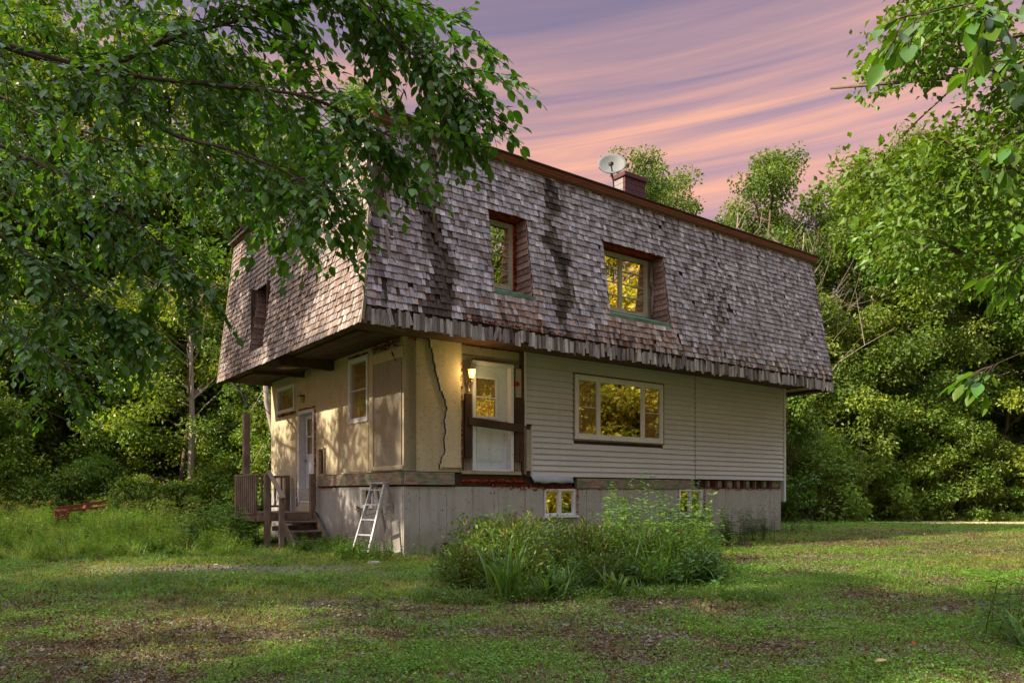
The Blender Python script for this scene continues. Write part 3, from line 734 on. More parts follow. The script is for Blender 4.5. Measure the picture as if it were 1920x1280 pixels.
def back_side(fa, sgn, holes, o=.010):
    m = MB(); zs = sorted({3.74, 7.08, *[z for h in holes for z in h[2:]]})
    for z0, z1 in zip(zs[:-1], zs[1:]):
        cuts = [h for h in holes if h[2] < (z0 + z1) / 2 < h[3]]; spans = []; x = None
        for h in sorted(cuts): spans.append((x, h[0])); x = h[1]
        spans.append((x, 'R'))
        for p, q in spans:
            g = lambda s, z: (sb(z) + .04) if s is None else (6.88 if s == 'R' else s)
            v = [(fa(z0) + sgn * o, g(p, z0), z0), (fa(z0) + sgn * o, g(q, z0), z0), (fa(z1) + sgn * o, g(q, z1), z1), (fa(z1) + sgn * o, g(p, z1), z1)]
            v += [(a + sgn * .03, b, z) for a, b, z in v]
            m.add(v, [(0, 1, 2, 3), (4, 7, 6, 5), (0, 4, 5, 1), (2, 6, 7, 3), (1, 5, 6, 2), (0, 3, 7, 4)])
    return m
back_side(sa, 1, LO).build('slope_backing', M['dark_wood'], mans)
back_side(sr, -1, []).build('slope_backing', M['dark_wood'], mans)
MB().prism([(-1.25, 3.74), (11.8, 3.74), (11.5, 7.05), (-.84, 7.05)], 1, 6.84, 6.89).build('back_wall', M['grey_wood'], mans)
MB().box(-1.0, 11.7, -.72, 6.95, 7.08, 7.12).build('roof', M['roof'], mans)

ZU = Vector((0, 0, 1))
EXP = .117
SH = []   # (matrix 4x4 columns u,v,n,origin, w, h, color, bigness)
def col_front(a, z):
    base = [(.31, .29, .335), (.38, .36, .41), (.25, .235, .265), (.23, .19, .19), (.50, .475, .53), (.15, .125, .125)][R.choices(range(6), (5, 4, 3, 2, 1, 1))[0]]
    k = R.uniform(.72, 1.16)
    c = [x * k for x in base]
    s1 = math.exp(-((a - (.12 + .1 * math.sin(z * 3))) / (.13 + .05 * (6.8 - z))) ** 2) * (3.9 < z < 6.8)
    s2 = math.exp(-((a - (2.78 + .10 * math.sin(z * 4) + .05 * math.sin(z * 13) - .08 * (z - 5.5))) / (.15 + .07 * math.sin(z * 7))) ** 2) * (4.1 < z < 7.0)
    s3 = math.exp(-((a + .95) / .22) ** 2) * (z < 6.9)
    s4 = math.exp(-((z - 3.95) / .18) ** 2) * .5
    s5 = math.exp(-((a - 7.3) / .5) ** 2 - ((z - 5.3 + (a - 7.3)) / .9) ** 2) * .4
    s = max(s1, s2 * 1.1, s3 * .8, s4, s5)
    if s1 > .35 and s1 + R.random() * .5 > .6: c = [.07 * k, .055 * k, .05 * k]
    elif s2 > .15 and s2 + R.random() * .8 > .70: rr_ = R.uniform(.35, 1.9); c = [q * rr_ for q in (.075 * k, .06 * k, .052 * k)]
    elif R.random() < s * .8: rr_ = R.uniform(.25, .65); c = [x * rr_ for x in (c[0], c[1] * .9, c[2] * .86)]
    if z < 4.7 and (1.2 < a < 2.3 or 3.9 < a < 6): c = [c[0] * 1.0, c[1] * .86, c[2] * .74]
    if z < 4.4 and R.random() < .25: c = [c[0] * 1., c[1] * .8, c[2] * .66]
    return c
def col_left(b, z):
    base = [(.25, .20, .18), (.19, .15, .135), (.31, .265, .24), (.24, .22, .22), (.15, .11, .095), (.38, .345, .33)][R.choices(range(6), (4, 3, 2, 3, 1, 1))[0]]
    k = R.uniform(.7, 1.16); return [x * k for x in base]
def add_sh(o, u, v, n, wd, ht, c, tilt=0., lift=0., twist=0.):
    u = Vector(u).normalized(); v = Vector(v).normalized(); n = Vector(n).normalized()
    if twist:
        q = Matrix.Rotation(twist, 3, n); u = q @ u; v = q @ v
    if tilt:
        q = Matrix.Rotation(tilt, 3, u); v = q @ v; n = q @ n
    SH.append((Vector(o) + n * lift, u, v, n, wd, ht, c))
def course_fill(r0, r1, place, skip, wmin=.05, wmax=.115):
    x = r0 - R.random() * .05
    while x < r1 - .02:
        wd = min(R.uniform(wmin, wmax), r1 - x)
        if wd < .03: break
        x0 = max(x, r0)
        if not skip(x0 + (x + wd - x0) / 2): place(x0, x + wd - x0 - .0035)
        x += wd
ncf = int((7.06 - 3.98) / EXP)
for i in range(ncf + 1):
    z0 = 3.98 + i * EXP; zc = z0 + EXP / 2
    if z0 > 7.04: break
    v = Vector((0, sb(z0 + .3) - sb(z0), .3)) if z0 >= 4.05 else Vector((0, .03, .3)); v.normalize(); nrm = Vector((0, -v.z, v.y))
    def skip(xc, zc=zc):
        if any(h[0] - .0 < xc < h[1] and h[2] < zc < h[3] for h in FO): return True
        if GAP[0] - .02 < xc < GAP[1] and GAP[2] < zc < GAP[3]: return True
        if (abs(xc - 7.62) < .05 and abs(zc - 6.22) < .06) or (abs(xc - 7.85) < .06 and abs(zc - 5.25) < .08) or (abs(xc + .9) < .07 and 4.2 < zc < 4.4): return True
        s1 = abs(xc - (.12 + .1 * math.sin(zc * 3))) < .13 and 4.2 < zc < 6.7
        return s1 and R.random() < .34 or R.random() < .004
    def place(x, wd, z0=z0, v=v, nrm=nrm):
        dmg = abs(x - 7.4) < .55 and abs(z0 - 5.6) < 1.0 and R.random() < .3
        st1 = abs(x - .12) < .32 and 4.1 < z0 < 6.7
        add_sh((x, sb(z0) - .006, z0 + R.uniform(-.008, .008)), (1, 0, 0), v, nrm, wd, EXP + .045, col_front(x + wd / 2, z0), tilt=-rad(6.0 + R.uniform(0, 1.8) + (R.random() * 9 if dmg else 0)), lift=.018 + R.uniform(0, .012),
               twist=rad(R.gauss(0, .8) + (R.uniform(-14, 14) if dmg or (st1 and R.random() < .5) else 0)))
    # openings cut exactly: fill spans between the openings' edges
    cuts = sorted([h for h in FO if h[2] < zc < h[3]]); x = sa(z0) - .02; 
    for h in cuts: course_fill(x, h[0], place, skip); x = h[1]
    course_fill(x, sr(z0) + .02, place, skip)
# left slope
z0 = 3.70
while z0 < 7.03:
    zc = z0 + EXP / 2; v = Vector((.42 / 3.38, 0, 1)).normalized(); nrm = Vector((-v.z, 0, v.x))
    def skipl(bc, zc=zc): return R.random() < .004
    def placel(b, wd, z0=z0, v=v, nrm=nrm):
        add_sh((sa(z0) - .006, b + wd, z0 + R.uniform(-.006, .006)), (0, -1, 0), v, nrm, wd, EXP + .045, col_left(b, z0), tilt=-rad(6.0 + R.uniform(0, 1.8)), lift=.018 + R.uniform(0, .012), twist=rad(R.gauss(0, .8)))
    x = sb(z0) - .02
    for h in [h for h in LO if h[2] < zc < h[3]]: course_fill(x, h[0], placel, skipl); x = h[1]
    course_fill(x, 6.9, placel, skipl); z0 += EXP
# right slope (seen edge-on only)
z0 = 3.70
while z0 < 7.03:
    v = Vector((-.33 / 3.38, 0, 1)).normalized(); nrm = Vector((v.z, 0, -v.x))
    def placer(b, wd, z0=z0, v=v, nrm=nrm): add_sh((sr(z0) + .006, b, z0), (0, 1, 0), v, nrm, wd, EXP + .045, col_left(b, z0), tilt=-rad(3), lift=.012)
    course_fill(sb(z0) - .02, 6.9, placer, lambda c: False, .1, .2); z0 += EXP
# jambs of the recessed windows: shingled cheeks
WB = -.45
def cheek(a_, z0_, z1_, bpl, sgn, warm):
    z = z0_
    while z < z1_ - .02:
        b0 = sb(z); 
        if bpl - b0 > .03:
            h = min(EXP + .03, z1_ - z); kk = R.uniform(.6, 1.1); c = [x * kk for x in warm]; zz = z + R.uniform(-.006, .006)
            nsp = 1 if bpl - b0 < .22 else 2
            for k in range(nsp):
                add_sh((a_ - sgn * .004, lerp(b0, bpl, k / nsp), zz) if sgn > 0 else (a_ - sgn * .004, lerp(b0, bpl, (k + 1) / nsp), zz), (0, sgn, 0), ZU, (-sgn, 0, 0), (bpl - b0) / nsp - .004, h, c, tilt=rad(7), lift=.018)
        z += EXP
for (a0, a1, z0_, z1_) in FO:
    cheek(a1, z0_ + .02, z1_, WB - .02, 1, (.30, .21, .18)); cheek(a0, z0_ + .02, z1_, WB - .02, -1, (.30, .21, .18))
    m = MB()
    for s, aa in ((1, a1), (-1, a0)):   # wedge behind the cheek shingles
        m.add([(aa, sb(z0_) + .04, z0_), (aa, WB + .05, z0_), (aa, WB + .05, z1_), (aa, sb(z1_) + .04, z1_)] + [(aa + s * .03, sb(z0_) + .04, z0_), (aa + s * .03, WB + .05, z0_), (aa + s * .03, WB + .05, z1_), (aa + s * .03, sb(z1_) + .04, z1_)],
              [(0, 1, 2, 3), (4, 7, 6, 5), (0, 4, 5, 1), (1, 5, 6, 2), (2, 6, 7, 3), (3, 7, 4, 0)])
    m.build('window_cheek', M['dark_wood'], mans)
    MB().box(a0, a1, sb(z1_) - .0, WB + .03, z1_, z1_ + .03).build('window_head', M['residue'], mans)
    m = MB().add([(a0 + .0, WB, 4.83), (a1 - .0, WB, 4.83), (a1 + .03, sb(z0_) - .04, z0_ + .03), (a0 - .02, sb(z0_) - .04, z0_ + .03), (a0, WB, 4.79), (a1, WB, 4.79), (a1 + .03, sb(z0_) - .03, z0_ - .03), (a0 - .02, sb(z0_) - .03, z0_ - .03)],
                 [(0, 3, 2, 1), (4, 5, 6, 7), (0, 4, 7, 3), (1, 2, 6, 5), (2, 3, 7, 6), (0, 1, 5, 4)])
    m.build('window_sill', M['teal'], mans, label='sloping green painted sill')
b0, b1, z0_, z1_ = LO[0]; WA = -.5
z = z0_
while z < z1_:
    for bb, sg in ((b1, 1), (b0, -1)):
        wd = (WA) - sa(z); kq = R.uniform(.6, 1.1)
        if wd > .03:
            # far cheek faces -b, near cheek faces +b
            if sg > 0: add_sh((sa(z), bb - .004, z), (1, 0, 0), ZU, (0, -1, 0), wd, EXP + .03, [x * kq for x in (.24, .16, .135)], tilt=-rad(3), lift=.008)
    z += EXP
MB().box(sa(z0_) + .02, WA, b1, b1 + .03, z0_, z1_).box(sa(z0_) + .06, WA, b0 - .03, b0, z0_, z1_).build('window_cheek', M['dark_wood'], mans)
MB().box(sa(z1_), WA, b0, b1, z1_, z1_ + .03).build('window_head', M['dark_wood'], mans)
MB().add([(WA, b0, z0_ + .10), (WA, b1, z0_ + .10), (sa(z0_) - .03, b1, z0_ + .02), (sa(z0_) - .03, b0, z0_ + .02), (WA, b0, z0_ + .06), (WA, b1, z0_ + .06), (sa(z0_) - .03, b1, z0_ - .02), (sa(z0_) - .03, b0, z0_ - .02)],
         [(0, 1, 2, 3), (4, 7, 6, 5), (3, 2, 6, 7), (0, 4, 5, 1), (1, 5, 6, 2), (0, 3, 7, 4)]).build('window_sill', M['metal'], mans)
window(mans, 'b', b0, b1, z0_ + .05, z1_, WA, [(0, 1, 3, False)], frame=.06, fm='old_paint', glassm='glass_clear')
# the two front dormer-like windows
w1 = window(mans, 'a', 1.25, 2.02, 4.83, 6.06, WB, [(0, 1, 4, False)], frame=.055, fm='old_paint', glassm='glass', deep=.05)
w1['label'] = 'narrow recessed upper window of four stacked panes'
w2 = window(mans, 'a', 4.02, 5.62, 4.83, 6.05, WB, [(0, .5, 4, False), (.5, 1, 4, False)], frame=.055, fm='old_paint', glassm='glass', deep=.05)
w2['label'] = 'recessed double upper window of eight stacked panes'
MB().box(2.02, 2.11, WB - .03, WB + .03, 4.83, 6.06).build('jamb_board', M['residue'], mans)
MB().box(5.62, 5.77, WB - .03, WB + .03, 4.83, 6.06).build('jamb_board', M['grey_wood'], mans)
residue((2.06, WB - .05, 6.0), (2.06, WB - .05, 4.9), .03, 220, depth=.05, hang=(1, 0, 0))
for cx_ in (1.42, 4.22, 5.02):
    m = MB()
    for k in range(4): m.tube([(cx_ + k * .06, WB - .036, 4.90), (cx_ + k * .06, WB - .031, 4.90)], .013, 8)
    m.build('vent_hole', M['black'], mans)
m = MB(); m.tube([(5.70, WB - .06, 5.95), (5.66, WB - .09, 5.6), (5.74, WB - .07, 5.45), (5.69, WB - .09, 5.1), (5.71, WB - .06, 4.9)], [.03, .045, .02, .035, .02], 6)
m.build('torn_casing', M['grey_wood'], mans)
for zz in ():
    pass
# torn corner seam: dark slot with splintered planks
MB().box(-.99, -.80, -.72, -.60, GAP[2], GAP[3]).build('open_seam', M['dark'], mans, label='dark open seam near the front corner')
for k in range(7):
    z0 = GAP[2] - .5 + k * .27; x = -.76 + R.uniform(-.03, .05)
    MB().bar((x, sb(z0) - .03, z0), (x + R.uniform(-.05, .05), sb(z0 + .4) - .035, z0 + R.uniform(.3, .5)), .05, .012, up=(0, 1, 0)).build('splintered_plank', M['dark_wood' if k % 2 else 'grey_wood'], mans)
for k in range(12):   # loose slats in the rotten streak
    z0 = 4.2 + k * .21; x = .12 + .1 * math.sin(z0 * 3) + R.uniform(-.08, .08)
    MB().bar((x, sb(z0) - .02, z0), (x + R.uniform(-.06, .06), sb(z0 + .3) - .03, z0 + R.uniform(.2, .38)), R.uniform(.04, .09), .012, up=(0, 1, 0)).build('rotten_slat', M['dark_wood' if R.random() < .6 else 'grey_wood'], mans)
residue((7.4, sb(5.9) - .03, 6.2), (7.9, sb(5.3) - .03, 5.2), .05, 26, depth=.03); residue((9.6, sb(6.1) - .03, 6.3), (9.75, sb(5.7) - .03, 5.7), .03, 30, depth=.03)
residue((.6, -1.085, 4.03), (3.3, -1.075, 4.02), .035, 420, depth=.02); residue((5.6, -1.07, 4.02), (10.8, -1.07, 4.02), .02, 420, depth=.01)
# hanging skirt boards
x = -1.28; k = 0
while x < 11.84:
    wd = R.uniform(.035, .085); z0 = 3.70 + R.gauss(0, .016); lean = rad(R.gauss(0, 1.6)); ln = R.uniform(.21, .27)
    if R.random() < .08: lean = rad(R.choice((-1, 1)) * R.uniform(8, 22)); z0 += R.uniform(.0, .06)
    if R.random() < .06: z0 += .07
    g = R.choice([(.33, .31, .32), (.42, .40, .41), (.26, .235, .23), (.17, .14, .125), (.48, .46, .47)])
    m = MB(); m.box(-wd / 2 - .002, wd / 2 + .002, -.012, 0, 0, ln)
    o = m.build('skirt_board', M['shingle_part'], mans); o.location = (x + wd / 2, -1.062 - (.008 if k % 2 else 0) + R.uniform(-.002, .002), z0); o.rotation_euler = (rad(R.uniform(-3, 1)), lean, 0)
    kk = R.uniform(.4, 1.0); o.color = (g[0] * kk, g[1] * kk, g[2] * kk, 1); x += wd; k += 1
# choose the 300 shingles that show largest (nearest to the photographer's corner)
def world(p): 
    x, y = from_house(p[0], p[1]); return Vector((x, y, p[2]))
def bigness(s):
    c = world(s[0] + s[1] * s[4] / 2 + s[2] * EXP / 2); n = Vector((s[3].x * HA[0] + s[3].y * HB[0], s[3].x * HA[1] + s[3].y * HB[1], s[3].z)); d = Vector((0, 0, EYE)) - c
    hidden = (s[0].z > 6.0 and s[0].x < 1.2) * .5
    return s[4] * EXP * max(0, n.dot(d.normalized())) / d.length ** 2 * (1 - hidden)
order = sorted(range(len(SH)), key=lambda i: -bigness(SH[i])); big = set(order[:300])
def sh_geo(wd, ht, t=.007):
    return [(0, 0, 0), (wd, 0, 0), (wd, ht, -.002), (0, ht, -.002), (0, 0, t), (wd, 0, t), (wd, ht, .002), (0, ht, .002)]
SF = np.array([(3, 2, 1, 0), (4, 5, 6, 7), (0, 1, 5, 4), (1, 2, 6, 5), (0, 4, 7, 3), (3, 7, 6, 2)])
unit = mk_mesh('shingle', sh_geo(1, 1), SF.copy(), M['shingle_part'])
VV = []; FF = []; CC = []
for i, (o, u, v, n, wd, ht, c) in enumerate(SH):
    if i in big:
        ob = link('shingle', unit, mans); Mx = Matrix((( *u, 0), (*v, 0), (*n, 0), (0, 0, 0, 1))).transposed(); Mx.translation = o
        ob.matrix_local = Mx @ Matrix.Diagonal((wd, ht, 1, 1)); ob.color = (*c, 1)
    else:
        b = len(VV) * 8; j = R.uniform(-.006, .006)
        g = sh_geo(wd, ht); VV.append([o + u * p[0] + v * (p[1] + (j if p[0] > 0 and p[1] == 0 else 0)) + n * p[2] for p in g]); FF.append(SF + b); CC.append([c] * 8)
me = mk_mesh('shingle_field', np.array([[tuple(p) for p in q] for q in VV]).reshape(-1, 3), np.concatenate(FF), M['shingle_mass'], np.array(CC).reshape(-1, 3))
link('shingle_field', me, mans)['kind'] = 'stuff'
# hip ridge boards
for (za, zb) in ((3.74, 4.05), (4.05, 5.2), (5.2, 5.9)):
    MB().bar((sa(za) - .02, sb(za) - .015, za), (sa(zb) - .02, sb(zb) - .015, zb), .03, .05, up=(1, 0, 0)).build('hip_strip', M['grey_wood'], mans)
MB().bar((sr(3.74) + .02, sb(4.05) - .015, 3.74), (sr(7.05) + .02, sb(7.05) - .015, 7.05), .03, .05, up=(1, 0, 0)).build('hip_strip', M['dark_wood'], mans)
MB().bar((sa(3.74) - .02, 6.9, 3.74), (sa(7.05) - .02, 6.9, 7.05), .05, .03, up=(1, 0, 0)).build('hip_strip', M['grey_wood'], mans)

# gutter and roof edge
prof = [(0, 0), (-.05, 0), (-.085, .035), (-.085, .055), (-.105, .075), (-.105, .11), (-.118, .118), (-.118, .13), (0, .13)]
def gutter(a0, a1, b, z, front=True, a_fix=None):
    m = MB(); n = len(prof)
    if front: P = [(a0 - .0, b + p[0], z + p[1]) for p in prof] + [(a1, b + p[0], z + p[1]) for p in prof]
    else: P = [(a_fix + p[0], a0, z + p[1]) for p in prof] + [(a_fix + p[0], a1, z + p[1]) for p in prof]
    fs = [(i, (i + 1) % n, (i + 1) % n + n, i + n) for i in range(n)] + [tuple(range(n))[::-1], tuple(range(n, 2 * n))]
    return m.add(P, fs)
gt = gutter(-.85, 11.7, -.64, 7.06).build('gutter', M['fascia'], mans, bevel=.004)
MB().box(-1.0, 11.74, -.79, -.60, 7.193, 7.215).build('drip_edge', M['fascia_dark'], gt)
gt2 = gutter(-.78, 6.98, 0, 7.06, False, -.86).build('gutter', M['fascia'], mans, bevel=.004)
MB().box(-1.01, -.82, -.59, 7.0, 7.193, 7.215).build('drip_edge', M['fascia_dark'], gt2)
MB().box(-.84, 11.6, -.625, -.58, 6.98, 7.06).build('fascia_board', M['fascia_dark'], mans)
# raised dark cap near the corner
MB().box(-.95, .6, -.82, -.6, 7.22, 7.27).build('roof_cap', M['fascia_dark'], mans)
# chimney
ch = empty('chimney', (6.77, 1.32, 7.1), 0, mans)
for r in range(11):
    z0 = r * .135
    for k in range(3):
        off = .115 * (r % 2)
        x0 = -.35 + k * .235 + (0 if r % 2 == 0 else -.1); x0 = max(-.35, x0); x1 = min(.35, -.35 + (k + 1) * .235 + (0 if r % 2 == 0 else -.1)); 
        if k == 2: x1 = .35
        MB().box(x0 + .004, x1 - .004, -.32, -.26, z0 + .004, z0 + .13).build('brick', M['brick'], ch)
    for k in range(1):
        y0 = -.255; MB().box(-.35, -.30, y0, y0 + .284, z0 + .004, z0 + .13).build('brick', M['brick_sunlit' if r > 7 else 'brick'], ch)
MB().box(-.335, .335, -.31, .02, 0, 1.485).build('chimney_core', M['brick'], ch)
MB().box(-.39, .39, -.36, .07, 1.49, 1.60).build('chimney_cap', M['brick'], ch, bevel=.01)
# rods hanging from the far left corner
dn = empty('downspout', (0, 0, 0), 0, house)
MB().tube([(-1.2, 6.3, 3.74), (-1.1, 5.6, 3.35), (-1.1, 5.2, 2.98)], .028, 8).build('downspout_pipe', M['black'], dn)
MB().tube([(-1.2, 5.9, 3.70), (-.9, 5.2, 3.15), (-.75, 4.75, 2.82)], .010, 6).build('downspout_rod', M['black'], dn)

# ------------------------------------------------------------------ satellite dish (stands on the roof)
dx, dy = from_house(5.46, .5)
dsh = empty('satellite_dish', (dx, dy, 7.12), math.atan2(HA[1], HA[0]))
tag(dsh, 'grey satellite dish on a bent arm standing on the flat roof beside the chimney', 'satellite dish')
def dish_mesh(r=.36, n=28, rings=6, depth=.09):
    m = MB(); vs = [(0, 0, 0)]
    for i in range(1, rings + 1):
        rr = r * i / rings
        for k in range(n): a = 2 * math.pi * k / n; vs.append((rr * math.cos(a), -depth * (i / rings) ** 2, rr * 1.06 * math.sin(a)))
    fs = [(0, 1 + k, 1 + (k + 1) % n) for k in range(n)]
    for i in range(rings - 1):
        for k in range(n): a = 1 + i * n + k; b = 1 + i * n + (k + 1) % n; fs.append((a, a + n, b + n, b))
    return m.add(vs, fs)
q = dish_mesh(.31).build('reflector', M['dish'], dsh, True); q.location = (0, -.05, 1.24); q.rotation_euler = (rad(-28), 0, rad(-42))
sm = q.modifiers.new('thick', 'SOLIDIFY'); sm.thickness = .008
MB().tube([(.315 * math.cos(a), -.095, .335 * math.sin(a)) for a in [rad(200 + 150 * i / 16) for i in range(17)]], .008, 6).build('rim', M['black'], dsh).matrix_local = Matrix.Translation((0, -.05, 1.24)) @ Euler((rad(-28), 0, rad(-42))).to_matrix().to_4x4()
MB().tube([(.42, .25, .0), (.36, .2, .5), (.12, .03, .98), (-.20, -.24, 1.17)], .016, 6).build('mast', M['black'], dsh)
MB().tube([(.12, .03, .98), (.03, .0, 1.12)], .025, 8).build('mast_clamp', M['metal'], dsh)
MB().box(-.26, -.18, -.30, -.20, 1.14, 1.21).build('feed_horn', M['black'], dsh, bevel=.01)
MB().box(.32, .50, .15, .35, 0, .02).build('base_plate', M['metal'], dsh)

# ------------------------------------------------------------------ PORCH
P0 = empty('wooden_porch', (HO[0], HO[1], 0), math.atan2(HA[1], HA[0]))
tag(P0, 'small weathered wooden porch with rails and open steps below the white side door', 'porch')
def pb(name, *a, mat='deck_wood', bev=.004): return MB().box(*a).build(name, M[mat], P0, bevel=bev)
for i in range(9):
    b0 = 3.88 + i * .19
    pb('deck_board', -1.30, -.02, b0, b0 + .18, .645 + R.uniform(-.003, .003), .675)
pb('joist', -1.26, -.04, 3.84, 3.88, .50, .64); pb('joist', -1.26, -.04, 5.52, 5.56, .50, .64); pb('joist', -1.30, -1.26, 3.84, 5.56, .50, .64)
pb('post', -1.17, -1.06, 3.80, 3.90, -.2, 1.49); pb('post', -.20, -.09, 3.80, 3.90, -.2, 1.50); pb('post', -1.22, -1.09, 5.05, 5.18, -.2, 2.85)
pb('post', -1.28, -1.18, 5.46, 5.56, -.2, 1.5); pb('post', -.16, -.06, 5.42, 5.52, .675, 1.5)
pb('rail', -1.29, -1.24, 3.9, 5.46, 1.44, 1.49); pb('rail', -1.29, -1.25, 3.9, 5.46, .76, .81)
for i in range(11): pb('baluster', -1.325, -1.29, 3.93 + i * .135, 3.975 + i * .135, .62, 1.46)
pb('rail', -1.1, -.15, 5.46, 5.50, 1.44, 1.49); pb('rail', -1.1, -.15, 5.46, 5.5, .76, .81)
for i in range(6): pb('baluster', -1.02 + i * .15, -.98 + i * .15, 5.44, 5.46, .78, 1.46)
MB().bar((-1.08, 3.86, 1.53), (-1.05, 3.05, .98), .09, .045).build('handrail', M['grey_wood'], P0, bevel=.005)
pb('post', -1.1, -1.01, 3.12, 3.21, -.2, 1.0, mat='grey_wood')
for aa in (-.86, -.12): MB().bar((aa, 3.84, .60), (aa, 2.98, -.02), .04, .19, up=(0, 0, 1)).build('stringer', M['deck_wood'], P0)
for k in range(3):
    z = .46 - k * .19; b0 = 3.56 - k * .265
    pb('tread', -.84, -.14, b0, b0 + .26, z, z + .035)
for bb in (3.8,): pb('cross_brace', -1.0, -.14, bb + .06, bb + .09, .30, .40)

# ------------------------------------------------------------------ LADDER
lx, ly = from_house(-.62, .36)
lad = empty('step_ladder', (lx, ly, .06), math.atan2(-.6, .8))
tag(lad, 'aluminium step ladder standing open against the concrete foundation', 'ladder')
for s in (-1, 1):
    m = MB(); m.bar((s * .20, -.02, 0), (s * .155, .40, 1.20), .02, .075, up=(0, 1, 0)); m.bar((s * .215, -.045, 0), (s * .17, .375, 1.20), .012, .02, up=(0, 1, 0)); m.build('front_rail', M['alu'], lad)
    MB().bar((s * .17, .80, 0), (s * .145, .46, 1.18), .02, .04, up=(0, 1, 0)).build('rear_leg', M['metal'], lad)
    MB().bar((s * .18, .22, .62), (s * .16, .62, .70), .008, .016).build('spreader', M['metal'], lad)
for k in range(5):
    z = .02 + k * .262; t = z / 1.2; wd = lerp(.20, .155, t) - .012; y = lerp(-.02, .40, t)
    MB().box(-wd, wd, y - .04, y + .04, z, z + .022).build('step', M['alu'], lad, bevel=.003)
MB().box(-.165, .165, .33, .49, 1.19, 1.215).build('top_cap', M['alu'], lad, bevel=.004)
for z in (.35, .8): MB().box(-.16, .16, lerp(.80, .46, z / 1.18) - .008, lerp(.80, .46, z / 1.18) + .008, z, z + .03).build('rear_brace', M['metal'], lad)

# ------------------------------------------------------------------ small things in the yard
sx_, sy_ = -1.12, 12.0
stk = MB().box(-.05, .05, -.045, .045, -.2, .22).build('timber_stake', M['dark_wood'], bevel=.008); stk.location = (sx_, sy_, .0); stk.rotation_euler = (0, rad(8), rad(20))
tag(stk, 'short rotten timber stake leaning at the left edge of the shrub bed', 'stake')
cap = MB().box(-.055, .055, -.05, .05, .222, .30).build('stake_top', M['dark_wood'], stk)
ry = 21.; rx = (152 - 960) / 1404 * ry
rd = empty('rusty_farm_implement', (rx, ry, float(gz(rx, ry)) - .15), rad(25))
tag(rd, 'rusty red farm implement half buried in the tall weeds left of the porch', 'farm implement')
MB().bar((-.55, 0, .82), (.62, .1, 1.0), .09, .09).build('frame_bar', M['rust'], rd); MB().bar((-.5, -.3, .74), (.6, -.2, .86), .07, .07).build('frame_bar', M['rust'], rd)
MB().box(-.62, -.30, -.35, .1, .52, .80).build('gear_housing', M['rust'], rd, bevel=.03)
MB().tube([(.1, -.33, .78), (.1, .2, .92)], .05, 10).build('axle', M['rust'], rd)
for s in (-.55, .5): MB().bar((s, -.1, 0), (s, -.1, .85), .06, .06, up=(0, 1, 0)).build('leg', M['rust'], rd)

# ------------------------------------------------------------------ VEGETATION builders
def rnd_dirs(n):
    v = N.normal(size=(n, 3)); return v / np.linalg.norm(v, axis=1, keepdims=True)
def norm(v): return v / (np.linalg.norm(v, axis=1, keepdims=True) + 1e-9)
def leaf_quads(P, D, Nn, L, W, C, fold=.15):
    """rhombic leaves: P base points, D direction, Nn normal, L length, W width, C colours"""
    D = norm(D); S = norm(np.cross(D, Nn)); Nn = np.cross(S, D); L = L[:, None]; W = W[:, None]
    mid = P + D * L * .45; V = np.stack([P, mid + S * W * .5 + Nn * W * fold, P + D * L - Nn * L * .08, mid - S * W * .5 + Nn * W * fold], 1)
    n = len(P); F = np.arange(n * 4).reshape(n, 4)
    Cc = np.repeat(C[:, None, :], 4, 1)
    return V.reshape(-1, 3), F, Cc.reshape(-1, 3)
def join(parts):
    V = []; F = []; C = []; o = 0
    for v, f, c in parts: V.append(v); F.append(f + o); C.append(c); o += len(v)
    return np.concatenate(V), np.concatenate(F), np.concatenate(C)
def rsmooth(pts, n):
    pts = np.array(pts, dtype=float); t = np.linspace(0, len(pts) - 1, n); out = []
    for x in t:
        i = min(int(x), len(pts) - 2); f = x - i
        p0 = pts[max(i - 1, 0)]; p1 = pts[i]; p2 = pts[i + 1]; p3 = pts[min(i + 2, len(pts) - 1)]
        out.append(.5 * ((2 * p1) + (-p0 + p2) * f + (2 * p0 - 5 * p1 + 4 * p2 - p3) * f * f + (-p0 + 3 * p1 - 3 * p2 + p3) * f ** 3))
    return np.array(out)

